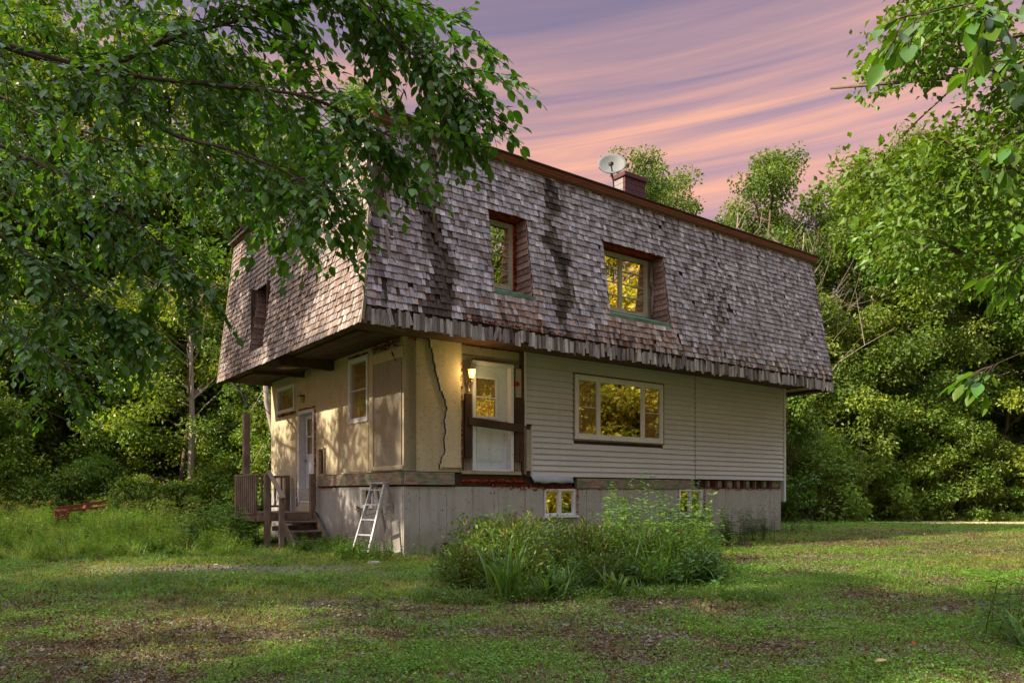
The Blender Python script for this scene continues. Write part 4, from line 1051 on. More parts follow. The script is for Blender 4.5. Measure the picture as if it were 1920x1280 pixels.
def tree_proto(seed, H, CR, base, nclump, per, leaf, hue, lean=.06, top=.5, flat=.62, crad=(.55, 1.15), sparse=0.):
    """returns (crown mesh, trunk mesh); foliage sits in irregular clumps hung on limbs"""
    rg = np.random.default_rng(seed); rr = random.Random(seed)
    mb = MB(); tp = [np.array([0, 0, -.3])]; d = np.array([rr.uniform(-lean, lean), rr.uniform(-lean, lean), 1.])
    for i in range(9):
        d = d + np.array([rr.uniform(-.07, .07), rr.uniform(-.07, .07), 0]); tp.append(tp[-1] + d / np.linalg.norm(d) * H * .95 / 9)
    tp = np.array(tp); r0 = H * .0125 + .03
    mb.tube(tp, [r0 * (1 - .88 * i / 9) for i in range(10)], 8)
    cl = []
    nl = int(nclump / 5)
    for k in range(nl):
        h = base + (H * .97 - base) * ((k + rr.random()) / nl) ** 1.0; t = (h + .3) / (H * .95) * 9; i = min(int(t), 8); p = tp[i] + (tp[i + 1] - tp[i]) * (t - i)
        rel = (h - base) / (H - base); prof_ = (math.sin(math.pi * min(1, (rel * (1 - .12) + .14))) ** top) * (1 if rel < .8 else 1 - (rel - .8) * 2.2)
        ln = CR * max(.22, prof_) * rr.uniform(.7, 1.1); a = k * 2.4 + rr.uniform(-.4, .4); up = rr.uniform(.05, .5) + rel * .5
        q = [p]; dd = np.array([math.cos(a), math.sin(a), up])
        for s in range(4): dd = dd + np.array([rr.uniform(-.2, .2), rr.uniform(-.2, .2), rr.uniform(-.12, .10)]); q.append(q[-1] + dd / np.linalg.norm(dd) * ln / 4)
        mb.tube(q, [r0 * .38 * (1 - rel * .5) * (1 - .8 * s / 4) + .008 for s in range(5)], 5)
        for s in range(5):
            f = rr.uniform(.35, 1.05); j = min(3, int(f * 4)); c = q[j] + (q[j + 1] - q[j]) * (f * 4 - j) + rg.normal(size=3) * ln * .14
            cl.append((c, rr.uniform(*crad) * (1.1 - .35 * rel)))
            if rr.random() < .5: mb.tube([q[j], (q[j] + c) / 2 + rg.normal(size=3) * .08, c], [.022, .015, .006], 4)
    parts = []
    for c, r in cl:
        if rr.random() < sparse: continue
        n = int(per * (r / .85) ** 2 * rr.uniform(.7, 1.3)); u = rg.normal(size=(n, 3)); u /= np.linalg.norm(u, axis=1, keepdims=True)
        rad_ = rg.random(n)[:, None] ** .45; P = c + u * rad_ * r * np.array([1, 1, flat]) + rg.normal(size=(n, 3)) * .06
        D = u * .7 + rg.normal(size=(n, 3)) * .6 + np.array([0, 0, -.35]); Nn = rg.normal(size=(n, 3)) * .55 + np.array([0, 0, .8]) + u * .8
        L = leaf * rg.uniform(.7, 1.35, n); W = L * rg.uniform(.55, .8, n)
        cc = np.array(hue) * rr.uniform(.75, 1.25) * np.array([rr.uniform(.85, 1.25), 1, rr.uniform(.8, 1.15)])
        C = cc * rg.uniform(.75, 1.25, (n, 1)) * np.array([1, 1, 1]) + (rg.random((n, 1)) > .96) * np.array([.04, .03, 0])
        parts.append(leaf_quads(P, D, Nn, L, W, C))
    V, F, C = join(parts)
    return mk_mesh('crown', V, F, M['leaf'], C), mb.mesh('trunk', M['bark'], True)
protos = {}
protos['maple'] = tree_proto(1, 17, 4.6, 2.2, 150, 290, .16, (0.081, 0.146, 0.018))
protos['ash'] = tree_proto(2, 18, 4.0, 3.5, 130, 280, .155, (0.078, 0.137, 0.023), top=.6)
protos['elm'] = tree_proto(3, 15, 4.8, 1.6, 150, 290, .155, (0.091, 0.146, 0.021))
protos['thin'] = tree_proto(4, 19, 3.4, 7.5, 85, 240, .155, (0.078, 0.134, 0.025), sparse=.15)
protos['young'] = tree_proto(5, 10, 3.2, .8, 110, 270, .15, (0.101, 0.165, 0.023), crad=(.5, .95))
def bush_proto(seed, H, CR, n, per, leaf, hue, flat=.8):
    rg = np.random.default_rng(seed); rr = random.Random(seed); parts = []; mb = MB()
    for k in range(n):
        a = rr.uniform(0, 6.28); rel = rr.random() ** .8; r = CR * math.sqrt(rr.random()) * math.sqrt(max(.05, 1 - (rel) ** 1.8)); c = np.array([math.cos(a) * r, math.sin(a) * r, rel * H * .9 + .15])
        rad_ = rr.uniform(.28, .55) * CR * .5; m = int(per * rr.uniform(.7, 1.3)); u = rg.normal(size=(m, 3)); u /= np.linalg.norm(u, axis=1, keepdims=True)
        P = c + u * rg.random(m)[:, None] ** .4 * rad_ * np.array([1, 1, flat]); D = u + rg.normal(size=(m, 3)) * .6 + np.array([0, 0, -.2]); Nn = rg.normal(size=(m, 3)) * .5 + np.array([0, 0, .8]) + u * .8
        L = leaf * rg.uniform(.6, 1.3, m); cc = np.array(hue) * rr.uniform(.75, 1.25) * np.array([rr.uniform(.85, 1.2), 1, 1])
        parts.append(leaf_quads(P, D, Nn, L, L * .62, cc * rg.uniform(.75, 1.25, (m, 1))))
        if k % 3 == 0: mb.tube([(c[0] * .15, c[1] * .15, -.1), (c[0] * .6, c[1] * .6, c[2] * .6), tuple(c)], [.03, .02, .008], 4)
    V, F, C = join(parts); return mk_mesh('foliage', V, F, M['leaf'], C), mb.mesh('stem', M['bark'], True)
protos['gold'] = tree_proto(6, 11, 3.6, .9, 130, 230, .19, (.30, .29, .05), crad=(.5, .95))
bushes = {'gold': None, 'broad': bush_proto(21, 3.4, 2.3, 90, 170, .15, (.125, .19, .038)), 'low': bush_proto(22, 1.9, 1.9, 70, 130, .13, (.11, .17, .03)), 'tall': bush_proto(23, 5.2, 2.2, 110, 190, .13, (.098, .16, .026))}
bushes['gold'] = bush_proto(24, 5.2, 2.2, 120, 190, .15, (.34, .31, .05))
def put_tree(kind, x, y, s=1., sz=1., rot=None, name='tree', label='', group=None, cat='tree', crown='crown', stem='trunk', src=protos, tint=None):
    z = float(gz(x, y)) - .05
    o = empty(name, (x, y, z), R.uniform(0, 6.28) if rot is None else rot); o.scale = (s, s, s * sz)
    c, t = src[kind]; link(crown, c, o); link(stem, t, o); tag(o, label, cat, group); return o

# wood behind the house and to the right
GR = 'trees of the wood right of and behind the house'
LR = 'broad leaved tree in the sunlit wood behind the pale track right of the house'
LH = 'tree rising behind the flat roof of the house'
GL = 'trees of the wood behind the weed meadow'; LL = 'dark green tree in the wood behind the weed meadow left of the house'
right = [('young', 13.2, 31.5, 1.0), ('elm', 15.6, 33.5, 1.0), ('maple', 18.2, 34.0, 1.0), ('young', 17.0, 31.8, .95), ('ash', 21.3, 35.5, .98), ('maple', 24.6, 35.0, 1.0), ('young', 21.6, 32.6, 1.0), ('elm', 28, 36, 1.05), ('young', 26.2, 33.0, 1.05),
         ('maple', 31.5, 37, 1.05), ('young', 30.5, 34, 1.1), ('ash', 16.8, 38.0, .98), ('thin', 19.5, 40, 1.0), ('maple', 23.5, 41, 1.02), ('thin', 27, 42, 1.05), ('elm', 31, 43, 1.15), ('maple', 35, 42, 1.1), ('elm', 36, 37, 1.05)]
KW = {'maple': 'full crowned maple', 'elm': 'low-branched spreading tree', 'ash': 'tall ash with a rounded crown', 'thin': 'slender high-crowned tree', 'young': 'low light green tree'}
for k, x, y, s in right: put_tree(k, x, y, s, R.uniform(.95, 1.03), label=KW[k] + (' at the front of' if y < 36.5 else ' at the back of') + ' the wood right of the house', group=KW[k] + ' right of the house, ' + ('front' if y < 36.5 else 'back'), name='forest_tree')
for k, x, y, s in [('thin', 7.6, 34.5, .92), ('thin', 10.6, 35.5, .90), ('young', 11.3, 32.5, 1.1), ('thin', 9.3, 40, .93), ('elm', 13.3, 37.5, .98), ('young', 9.2, 33.6, 1.1), ('ash', 13.0, 43, .95)]:
    put_tree(k, x, y, s, label=LH, group='trees rising behind the flat roof', name='forest_tree')
for k, x, y, s in [('elm', -3.5, 36, .82), ('young', .5, 36, 1.0), ('elm', 4.2, 39, .8)]: put_tree(k, x, y, s, .9, label='tree standing wholly behind the house', group='trees hidden behind the house', name='forest_tree')
left = [('maple', -10.5, 30, .80), ('elm', -14.2, 31, .88), ('young', -12.3, 27.6, .95), ('ash', -17.8, 33, .80), ('young', -16.2, 28.2, .9), ('elm', -21.5, 31.5, .86), ('young', -20, 27.5, .95), ('maple', -25.5, 32, .85), ('young', -24, 28, 1.0), ('elm', -29, 30, .9),
        ('young', -9.2, 26.5, .75), ('thin', -12.6, 36, .82), ('thin', -16, 39, .84), ('maple', -20.5, 38, .84), ('elm', -26, 38, .9), ('elm', -32, 36, .95), ('maple', -7.6, 34, .84), ('elm', -34, 30, .9), ('young', -28, 26, 1.), ('elm', -31, 24, .85)]
left += [('maple', -21.8, 31.8, 1.15), ('ash', -18.2, 30.2, 1.12), ('maple', -14.8, 33.5, 1.12), ('ash', -22.5, 28, 1.1), ('elm', -11.6, 32.5, 1.08), ('ash', -8.8, 37, 1.08)]
for k, x, y, s in left: put_tree(k, x, y, s * (1.14 if y > 29.5 else 1.), R.uniform(.93, 1.03), label=KW[k] + (' at the edge of' if y < 31.2 else ' deeper in') + ' the wood left of the house', group=KW[k] + ' left of the house, ' + ('front' if y < 31.2 else 'back'), name='forest_tree')
# far second belt
for i in range(34):
    x = lerp(-75, 78, i / 33) + R.uniform(-1, 1); y = R.uniform(50, 58)
    put_tree(R.choice(['maple', 'elm', 'ash']), x, y, R.uniform(.78, .95), .85, label='far tree in the deep shade of the wood, seen only between nearer trunks', group='far trees deep in the wood', name='forest_tree')
# trees along the right edge of the yard (the windows mirror them)
for k, x, y, s in [('gold', 18.8, 14.2, .95), ('gold', 19.2, 11.2, .95), ('gold', 18.4, 8.4, .9), ('gold', 20.5, 16.8, 1.1), ('gold', 22.5, 12.8, 1.25), ('gold', 23, 8.5, 1.2), ('elm', 24, 4.5, .9), ('elm', 26, 18, 1.), ('gold', 20, 5.2, .95), ('elm', 22, .5, .9)]:
    put_tree(k, x, y, s, label='yellow green tree at the right edge of the yard, mirrored in the front windows', group='trees mirrored in the windows', name='yard_tree')
for x, y, s in [(16.3, 14.6, 1.35), (16.8, 12.0, 1.4), (17.6, 9.6, 1.3), (17.5, 16.8, 1.3)]: put_tree('gold', x, y, s, src=bushes, crown='foliage', stem='stem', name='bush', cat='bush', label='big yellow green bush at the right edge of the yard, mirrored in the picture window', group='bushes mirrored in the windows')
# trees on the sunny left side that dapple the light
for k, x, y, s in [('thin', -12.6, 12.4, .72), ('thin', -13.2, 14.8, .66), ('thin', -21, 6.5, .8), ('thin', -22.5, 15, .72), ('maple', -12.5, .6, .72), ('ash', -15.5, 4.2, .72), ('thin', -26, 9.5, .9), ('elm', -22, -4, .9), ('young', -18.5, 20.5, .8), ('elm', -20, -9, .85)]:
    put_tree(k, x, y, s, label='tree standing left of the yard towards the low sun', group='trees left of the yard', name='yard_tree')
# brush at the edges
for i in range(15):
    x = 9.3 + i * 1.75 + R.uniform(-.4, .4); y = 31.2 + .05 * (x - 10) + R.uniform(-.3, .6)
    put_tree(R.choice(['broad', 'broad', 'low', 'tall']), x, y, R.uniform(.75, 1.05), src=bushes, crown='foliage', stem='stem', name='bush', cat='bush', label='leafy bush along the sunlit edge of the wood behind the pale track', group='bushes along the track')
for (k, x, y, s) in [('tall', 9.6, 27.2, 1.1), ('broad', 11.6, 28.9, 1.0), ('tall', 10.9, 31, 1.1), ('tall', 13.6, 30.3, 1.05)]:
    put_tree(k, x, y, s, src=bushes, crown='foliage', stem='stem', name='bush', cat='bush', label='broad leaved bush just behind the right end of the house', group='bushes behind the house corner')
for i in range(17):
    x = -34 + i * 1.62 + R.uniform(-.4, .4); y = 25.0 + R.uniform(-.5, .9) + (1.2 if x > -11 else 0)
    put_tree(R.choice(['broad', 'tall', 'tall', 'low']), x, y, R.uniform(.7, 1.0), src=bushes, crown='foliage', stem='stem', name='bush', cat='bush', label='shaded bush along the far edge of the weed meadow', group='bushes behind the weed meadow')

# pinkish bare trunk between porch post and house
m = MB().tube([(0, 0, -.2), (.12, 0, 1.4), (.05, 0, 2.6), (-.25, 0, 3.9), (-.35, 0, 5.2)], [.13, .11, .10, .085, .06], 8)
bt = empty('leaning_tree', (-7.35, 23.2, 0)); tag(bt, 'slim bare pinkish trunk leaning between the porch post and the house corner', 'tree')
m.build('trunk', M['deadwood'], bt, True)
m = MB()
for i in range(10):
    z = R.uniform(1.2, 5); a = R.uniform(0, 6.28); l = R.uniform(.5, 1.1); m.tube([(0, 0, z), (math.cos(a) * l * .5, math.sin(a) * l * .5, z + .2), (math.cos(a) * l, math.sin(a) * l, z - R.uniform(-.1, .5))], [.018, .012, .004], 4)
m.build('branch', M['deadwood'], bt)
def dead_tree(x, y, z0, h, n, seed, label):
    rr = random.Random(seed); o = empty('dead_tree', (x, y, z0)); tag(o, label, 'tree', None)
    m = MB(); m.tube([(0, 0, -.3), (.1, 0, h * .4), (0, .1, h * .75), (.15, 0, h)], [.14, .10, .06, .02], 6); m.build('trunk', M['deadwood'], o)
    m = MB()
    for i in range(n):
        z = h * rr.uniform(.35, .95); a = rr.uniform(0, 6.28); l = (h - z) * .5 + rr.uniform(.5, 1.3); p = Vector((0, 0, z)); d = Vector((math.cos(a), math.sin(a), rr.uniform(.5, 1.3))).normalized(); pts = [p]
        for k in range(4): d = (d + Vector([rr.uniform(-.3, .3) for _ in range(3)])).normalized(); pts.append(pts[-1] + d * l / 4)
        m.tube(pts, [.03, .022, .015, .010, .004], 4)
        for k in range(2):
            q = pts[2 + k]; dd = (d + Vector([rr.uniform(-.8, .8) for _ in range(3)])).normalized(); m.tube([q, q + dd * l * .3, q + dd * l * .45 + Vector((0, 0, .1))], [.012, .008, .003], 4)
    m.build('branch', M['deadwood'], o)
dead_tree(-11.2, 26.0, 0, 8.8, 26, 3, 'bleached dead tree with bare forked twigs in front of the left wood')
dead_tree(9.6, 32.3, 0, 13.2, 46, 5, 'dead grey tree bristling with bare twigs behind the roof edge')
dead_tree(12.1, 31.4, 0, 12.0, 36, 6, 'dead pale tree with bare twigs beside the right roof corner')

# ------------------------------------------------------------------ overhanging branches near the camera
def px(u, v, d): return np.array([(u - 960) / 1404 * d, d, EYE + (925 - v) / 1404 * d])
LEAF8 = None
def near_leaf_mesh():
    # ovate leaf, unit length, folded at the midrib, slightly drooped tip
    xs = [0, .12, .3, .5, .72, .9, 1.]; ws = [0, .16, .27, .30, .22, .09, 0]
    vs = []; fs = []
    for x, w_ in zip(xs, ws): vs.append((0, x, -.10 * x * x)); 
    L_ = []; R_ = []
    for i in range(1, 6):
        vs.append((-ws[i], xs[i], -.10 * xs[i] ** 2 + ws[i] * .28)); L_.append(len(vs) - 1)
        vs.append((ws[i], xs[i], -.10 * xs[i] ** 2 + ws[i] * .28)); R_.append(len(vs) - 1)
    fs.append((0, 1, L_[0])); fs.append((0, R_[0], 1))
    for i in range(4): fs.append((i + 1, i + 2, L_[i + 1], L_[i])); fs.append((i + 1, R_[i], R_[i + 1], i + 2))
    fs.append((5, 6, L_[4])); fs.append((5, R_[4], 6)); return vs, fs
NLV, NLF = near_leaf_mesh()
near_unit = mk_mesh('leaf', NLV, NLF, M['leaf_part'], None, True)
# twigs are joined; leaves collected as (pos, dir, normal, len, color)
def grow_branches(mains, rr, twig_len=(.5, 1.15), dens=1., droop=.55, leaf_len=.076, hue=(.042, .095, .014), spread=.7, step=.045):
    mb = MB(); LV = []
    for pts, r0, n2, sc in mains:
        P = rsmooth(pts, 24); mb.tube(P, list(np.linspace(r0, r0 * .25, 24)), 6)
        T = np.gradient(P, axis=0); T = norm(T)
        for k in range(int(n2 * dens)):
            t = rr.uniform(.08, 1.) ; i = min(22, int(t * 23)); p = P[i] + (P[i + 1] - P[i]) * rr.random(); d = T[i] * rr.uniform(.3, .9) + rg_n(rr) * spread + np.array([0, 0, -.15]); d /= np.linalg.norm(d)
            L2 = rr.uniform(*twig_len) * sc * (1.1 - .5 * t); m_ = 7; q = [p]
            for s in range(m_):
                d = d + rg_n(rr) * .10 + np.array([0, 0, -droop / m_]); d /= np.linalg.norm(d); q.append(q[-1] + d * L2 / m_)
            mb.tube(q, list(np.linspace(.004 * sc + .0015, .001, m_ + 1)), 4)
            # tertiary shoots with leaves
            subs = [(q, 1.)]
            for s in range(rr.randint(3, 5)):
                j = rr.randint(1, m_ - 1); dd = (q[j + 1] - q[j]); dd = dd / np.linalg.norm(dd) + rg_n(rr) * .65 + np.array([0, 0, -.15]); dd /= np.linalg.norm(dd); l3 = rr.uniform(.18, .42) * sc; qq = [q[j]]
                for s2 in range(4): dd = dd + rg_n(rr) * .1 + np.array([0, 0, -.1]); dd /= np.linalg.norm(dd); qq.append(qq[-1] + dd * l3 / 4)
                mb.tube(qq, list(np.linspace(.0035, .001, 5)), 3); subs.append((qq, 1.))
            for qq, _ in subs:
                qq = np.array(qq); seg = np.linalg.norm(np.diff(qq, axis=0), axis=1); tot_ = seg.sum(); nlv = max(2, int(tot_ / step)); side = 1
                for a in range(nlv + 1):
                    s_ = (a + .3) / (nlv + .3) * tot_; j = 0
                    while j < len(seg) - 1 and s_ > seg[j]: s_ -= seg[j]; j += 1
                    f = min(1, s_ / seg[j]); pp = qq[j] + (qq[j + 1] - qq[j]) * f; td = (qq[j + 1] - qq[j]) / seg[j]
                    if a < nlv * .12: continue
                    sd_ = np.cross(td, [0, 0, 1.]); sd_ /= (np.linalg.norm(sd_) + 1e-6)
                    ld = td * rr.uniform(.4, .9) + sd_ * side * rr.uniform(.6, 1.) + np.array([0, 0, rr.uniform(-.55, .05)]) + rg_n(rr) * .12; side = -side
                    if a == nlv: ld = td + rg_n(rr) * .1
                    nrm = np.array([0, 0, 1.]) + rg_n(rr) * .45
                    k_ = rr.uniform(.7, 1.3) ; ll = leaf_len * rr.uniform(.65, 1.2) * (.75 + .25 * min(1, a / nlv * 2))
                    LV.append((pp, ld, nrm, ll, np.array(hue) * k_ * np.array([rr.uniform(.8, 1.25), 1, 1])))
    return mb, LV
def rg_n(rr): return np.array([rr.gauss(0, 1), rr.gauss(0, 1), rr.gauss(0, 1)]) * .6
def leaves_batch(LV, name, parent):
    if not LV: return
    P = np.array([l[0] for l in LV]); D = norm(np.array([l[1] for l in LV])); Nn = np.array([l[2] for l in LV]); L = np.array([l[3] for l in LV]); C = np.array([l[4] for l in LV])
    S = norm(np.cross(D, Nn)); Nn = np.cross(S, D)
    V = []
    for (x, y, z) in NLV: V.append(P + (S * x + D * y + Nn * z) * L[:, None])
    V = np.stack(V, 1); n = len(P); nv = len(NLV); V = V.reshape(-1, 3); C = np.repeat(C, nv, 0)
    quads = np.array([f for f in NLF if len(f) == 4]); tris = np.array([f for f in NLF if len(f) == 3])
    o = (np.arange(n) * nv)[:, None, None]
    fq = (quads[None] + o).reshape(-1, 4); ft = (tris[None] + o).reshape(-1, 3)
    me = bpy.data.meshes.new(name); me.vertices.add(len(V)); me.vertices.foreach_set('co', V.astype(np.float32).ravel())
    loops = np.concatenate([fq.ravel(), ft.ravel()]).astype(np.int32); me.loops.add(len(loops)); me.loops.foreach_set('vertex_index', loops)
    st_ = np.concatenate([np.arange(len(fq)) * 4, len(fq) * 4 + np.arange(len(ft)) * 3]).astype(np.int32); me.polygons.add(len(st_)); me.polygons.foreach_set('loop_start', st_)
    me.update(calc_edges=True); a = me.attributes.new('col', 'FLOAT_COLOR', 'POINT'); c4 = np.ones((len(V), 4), dtype=np.float32); c4[:, :3] = C; a.data.foreach_set('color', c4.ravel())
    me.materials.append(M['leaf_near']); me.validate(); o_ = link(name, me, parent); o_['kind'] = 'stuff'; return o_
def near_tree(mains, name, label, seed, nparts=280, cat='tree', **kw):
    rr = random.Random(seed); o = empty(name, (0, 0, 0)); tag(o, label, cat)
    mb, LV = grow_branches(mains, rr, **kw); mb.build('branch', M['bark_dark'], o, True)
    big_ = []
    def vis(l):
        p = l[0]; 
        if p[1] < .3: return -1
        u = 960 + p[0] / p[1] * 1404; v = 925 - (p[2] - EYE) / p[1] * 1404
        return l[3] / p[1] if (0 < u < 1920 and 0 < v < 1280) else -1
    LV = [l for l in LV if l[0][1] > .6]
    idx = sorted(range(len(LV)), key=lambda i: -vis(LV[i])); top = set(idx[:nparts])
    for i in top:
        p, d, n, L, c = LV[i]; d = Vector(d).normalized(); n = Vector(n); s = d.cross(n).normalized(); n = s.cross(d)
        ob = link('leaf', near_unit, o); Mx = Matrix(((*s, 0), (*d, 0), (*n, 0), (0, 0, 0, 1))).transposed(); Mx.translation = Vector(p); ob.matrix_local = Mx @ Matrix.Scale(L, 4); ob.color = (*c, 1)
    leaves_batch([l for i, l in enumerate(LV) if i not in top], 'leaves', o); return o, len(LV)
# each main branch: control points in the world, radius, number of side shoots, scale
def mp(*a): return [px(*p) for p in a]
mains = [
    (mp((-420, -120, 5.6), (-60, 60, 5.4), (170, 125, 5.2), (330, 70, 5.2), (520, 20, 5.2), (720, -40, 5.3)), .045, 42, 1.),
    (mp((-300, -260, 5.0), (120, -160, 5.0), (420, -110, 5.), (640, -40, 4.9), (790, 70, 4.9), (825, 150, 4.8)), .035, 36, 1.),
    (mp((200, -160, 5.6), (480, -100, 5.6), (720, -60, 5.6), (800, 20, 5.6), (900, 60, 5.6)), .025, 12, .6),
    (mp((-60, 60, 5.4), (180, 130, 5.0), (400, 160, 4.8), (570, 180, 4.7), (670, 225, 4.6), (745, 262, 4.6)), .03, 18, .85),
    (mp((170, 125, 5.2), (300, 240, 5.0), (430, 280, 4.8), (530, 320, 4.7), (600, 360, 4.6), (640, 385, 4.5)), .026, 15, .75),
    (mp((640, -40, 4.9), (760, 90, 4.8), (840, 150, 4.8), (910, 195, 4.8)), .014, 12, .6),
    (mp((-300, 80, 6.), (-40, 250, 5.8), (120, 330, 5.6), (260, 420, 5.4), (340, 500, 5.3)), .04, 27, .85),
    (mp((-300, 200, 5.2), (-60, 400, 5.2), (60, 480, 5.2), (170, 560, 5.2), (230, 590, 5.2)), .035, 22, .8),
    (mp((-300, 0, 7.), (0, 180, 7.), (200, 260, 7.), (420, 300, 7.), (540, 380, 7.)), .03, 34, 1.),
    (mp((-200, -200, 6.6), (100, -60, 6.6), (300, 40, 6.6), (480, 160, 6.6), (600, 260, 6.6)), .03, 40, 1.),
    (mp((-300, 420, 6.5), (-80, 560, 6.5), (60, 640, 6.4), (140, 700, 6.2)), .03, 16, .8),
]
mains = [(a, r * .55, n, c) for a, r, n, c in mains]
ot, nlv_ = near_tree(mains, 'overhanging_elm', 'leafy branches of a near tree reaching in from the upper left over the shingled corner', 5, 290, dens=1.8, hue=(.052, .13, .018))
print('overhang leaves', nlv_)
# right-hand near tree crown
def maple_near(x, y, z0, seed, label):
    c, t = tree_proto(seed, 12.5, 3.9, 4.0, 190, 330, .115, (.062, .135, .017), top=.5, crad=(.5, 1.0))
    o = empty('yard_maple', (x, y, z0)); link('crown', c, o); link('trunk', t, o); tag(o, label, 'tree'); return o
maple_near(9.4, 10.3, -.1, 31, 'near maple leaning in from the right edge of the photo, its crown against the sky')
mains2 = [
    (mp((2150, -60, 3.0), (1980, -20, 2.7), (1860, 0, 2.5), (1780, 15, 2.4), (1710, 30, 2.4)), .006, 10, .28),
    (mp((2120, 90, 2.9), (2000, 60, 2.7), (1900, 70, 2.6), (1830, 90, 2.6)), .010, 8, .35),
    (mp((2150, 260, 3.6), (2020, 220, 3.6), (1930, 230, 3.6), (1880, 260, 3.6)), .006, 7, .3),
    (mp((2100, 620, 3.4), (1980, 640, 3.3), (1920, 660, 3.2), (1850, 690, 3.2)), .004, 5, .22),
    (mp((2150, 440, 3.8), (2020, 430, 3.8), (1950, 450, 3.7), (1915, 490, 3.7)), .004, 5, .25),
]
near_tree(mains2, 'ash_sapling', 'near sapling twigs with large pointed leaves hanging in at the right edge', 9, 200, leaf_len=.076, droop=.4, step=.07, hue=(.06, .135, .016), spread=.5)

# ------------------------------------------------------------------ low plants
def blade_clump(n, L, Wd, arch, hue, seed, spread=.12, upr=.9):
    rg = np.random.default_rng(seed); parts = []; ns = 5
    V = []; F = []; C = []
    for i in range(n):
        a = rg.uniform(0, 6.28); l = L * rg.uniform(.55, 1.1); w_ = Wd * rg.uniform(.6, 1.2); lean = arch * rg.uniform(.3, 1.3); b = np.array([rg.normal() * spread, rg.normal() * spread, -.02]); dr = np.array([math.cos(a), math.sin(a), 0]); sd_ = np.array([-math.sin(a), math.cos(a), 0]) 
        p = b.copy(); th = rg.uniform(0, .25) + (1 - upr) * .6; c = np.array(hue) * rg.uniform(.7, 1.35) * np.array([rg.uniform(.8, 1.3), 1, 1]); o = len(V)
        for s in range(ns + 1):
            ww = w_ * math.sin(math.pi * min(1, .25 + .75 * s / ns)) ** .7 * (1 if s < ns else .05); V += [p - sd_ * ww / 2, p + sd_ * ww / 2]; C += [c, c]
            th += lean / ns; p = p + (dr * math.sin(th) + np.array([0, 0, math.cos(th)])) * l / ns
            if s < ns: F.append((o + 2 * s, o + 2 * s + 1, o + 2 * s + 3, o + 2 * s + 2))
    return np.array(V), np.array(F), np.array(C)
def stem_weed(H, nst, leafL, leafW, hue, seed, spread=.1, gap=.05, tip=None, ldroop=-.1):
    rg = np.random.default_rng(seed); P = []; D = []; Nn = []; L = []; W = []; C = []; SV = []; SF_ = []; SC_ = []
    for i in range(nst):
        h = H * rg.uniform(.65, 1.1); b = np.array([rg.normal() * spread, rg.normal() * spread, -.02]); d = np.array([rg.normal() * .12, rg.normal() * .12, 1.]); c0 = np.array(hue) * rg.uniform(.75, 1.25); n = int(h / gap); p = b
        for k in range(n):
            d = d + rg.normal(size=3) * .03; d /= np.linalg.norm(d); q = p + d * h / n; o = len(SV); r = .004 * (1 - k / n) + .0015
            SV += [p - [r, 0, 0], p + [r, 0, 0], q + [r, 0, 0], q - [r, 0, 0], p - [0, r, 0], p + [0, r, 0], q + [0, r, 0], q - [0, r, 0]]; SF_ += [(o, o + 1, o + 2, o + 3), (o + 4, o + 5, o + 6, o + 7)]; SC_ += [c0 * [1.1, .8, .8]] * 8
            if k > n * .12:
                for m_ in range(2):
                    a = k * 2.4 + m_ * math.pi + rg.uniform(-.3, .3); P.append(q); D.append([math.cos(a), math.sin(a), rg.uniform(ldroop - .2, ldroop + .5)]); Nn.append([rg.normal() * .3, rg.normal() * .3, 1.]); s = leafL * (1.1 - .6 * k / n) * rg.uniform(.75, 1.2); L.append(s); W.append(s * leafW); C.append(c0 * rg.uniform(.8, 1.25) * (1 + .25 * k / n))
            p = q
        if tip is not None:
            for k in range(26): P.append(p + rg.normal(size=3) * [.045, .045, .02]); D.append(rg.normal(size=3)); Nn.append([0, 0, 1.]); L.append(.014); W.append(.014); C.append(np.array(tip) * rg.uniform(.8, 1.2))
    A = leaf_quads(np.array(P), np.array(D), np.array(Nn), np.array(L), np.array(W), np.array(C)); return join([A, (np.array(SV), np.array(SF_), np.array(SC_))])
def clutter_bush(H, CR, n, leafL, hue, seed, tipc=None):
    rg = np.random.default_rng(seed); u = rg.normal(size=(n, 3)); u[:, 2] = np.abs(u[:, 2]); u = norm(u); r = rg.random(n)[:, None] ** .33
    lump = 1 + .18 * np.sin(u[:, :1] * 7 + seed) * np.sin(u[:, 1:2] * 6 + 1) + .12 * np.sin(u[:, 2:] * 11)
    P = u * r * lump * np.array([CR, CR, H]) + rg.normal(size=(n, 3)) * .03; D = u + rg.normal(size=(n, 3)) * .6; Nn = rg.normal(size=(n, 3)) * .5 + [0, 0, 1] + u * .3
    L = leafL * rg.uniform(.6, 1.3, n); f = (P[:, 2:] / H); C = np.array(hue) * rg.uniform(.7, 1.3, (n, 1)) * (1 + .0 * f)
    if tipc is not None:
        m_ = (rg.random(n) < .10) & (r[:, 0] > .86) & (u[:, 2] > .35); C[m_] = np.array(tipc) * rg.uniform(.7, 1.2, (m_.sum(), 1)); L[m_] *= .8
    A = leaf_quads(P, D, Nn, L, L * .5, C)
    SV = []; SF_ = []; SC_ = []
    for i in range(110):
        a = rg.uniform(0, 6.28); t = rg.random() * .9; q = np.array([math.cos(a) * CR * t, math.sin(a) * CR * t, H * math.sqrt(1 - t * t) * 1.02]); b = np.array([math.cos(a) * CR * t * .4, math.sin(a) * CR * t * .4, -.02]); o = len(SV); w_ = np.array([-math.sin(a), math.cos(a), 0]) * .004
        SV += [b - w_, b + w_, q + w_ * .4, q - w_ * .4]; SF_.append((o, o + 1, o + 2, o + 3)); SC_ += [np.array([.07, .045, .03])] * 4
    return join([A, (np.array(SV), np.array(SF_), np.array(SC_))])
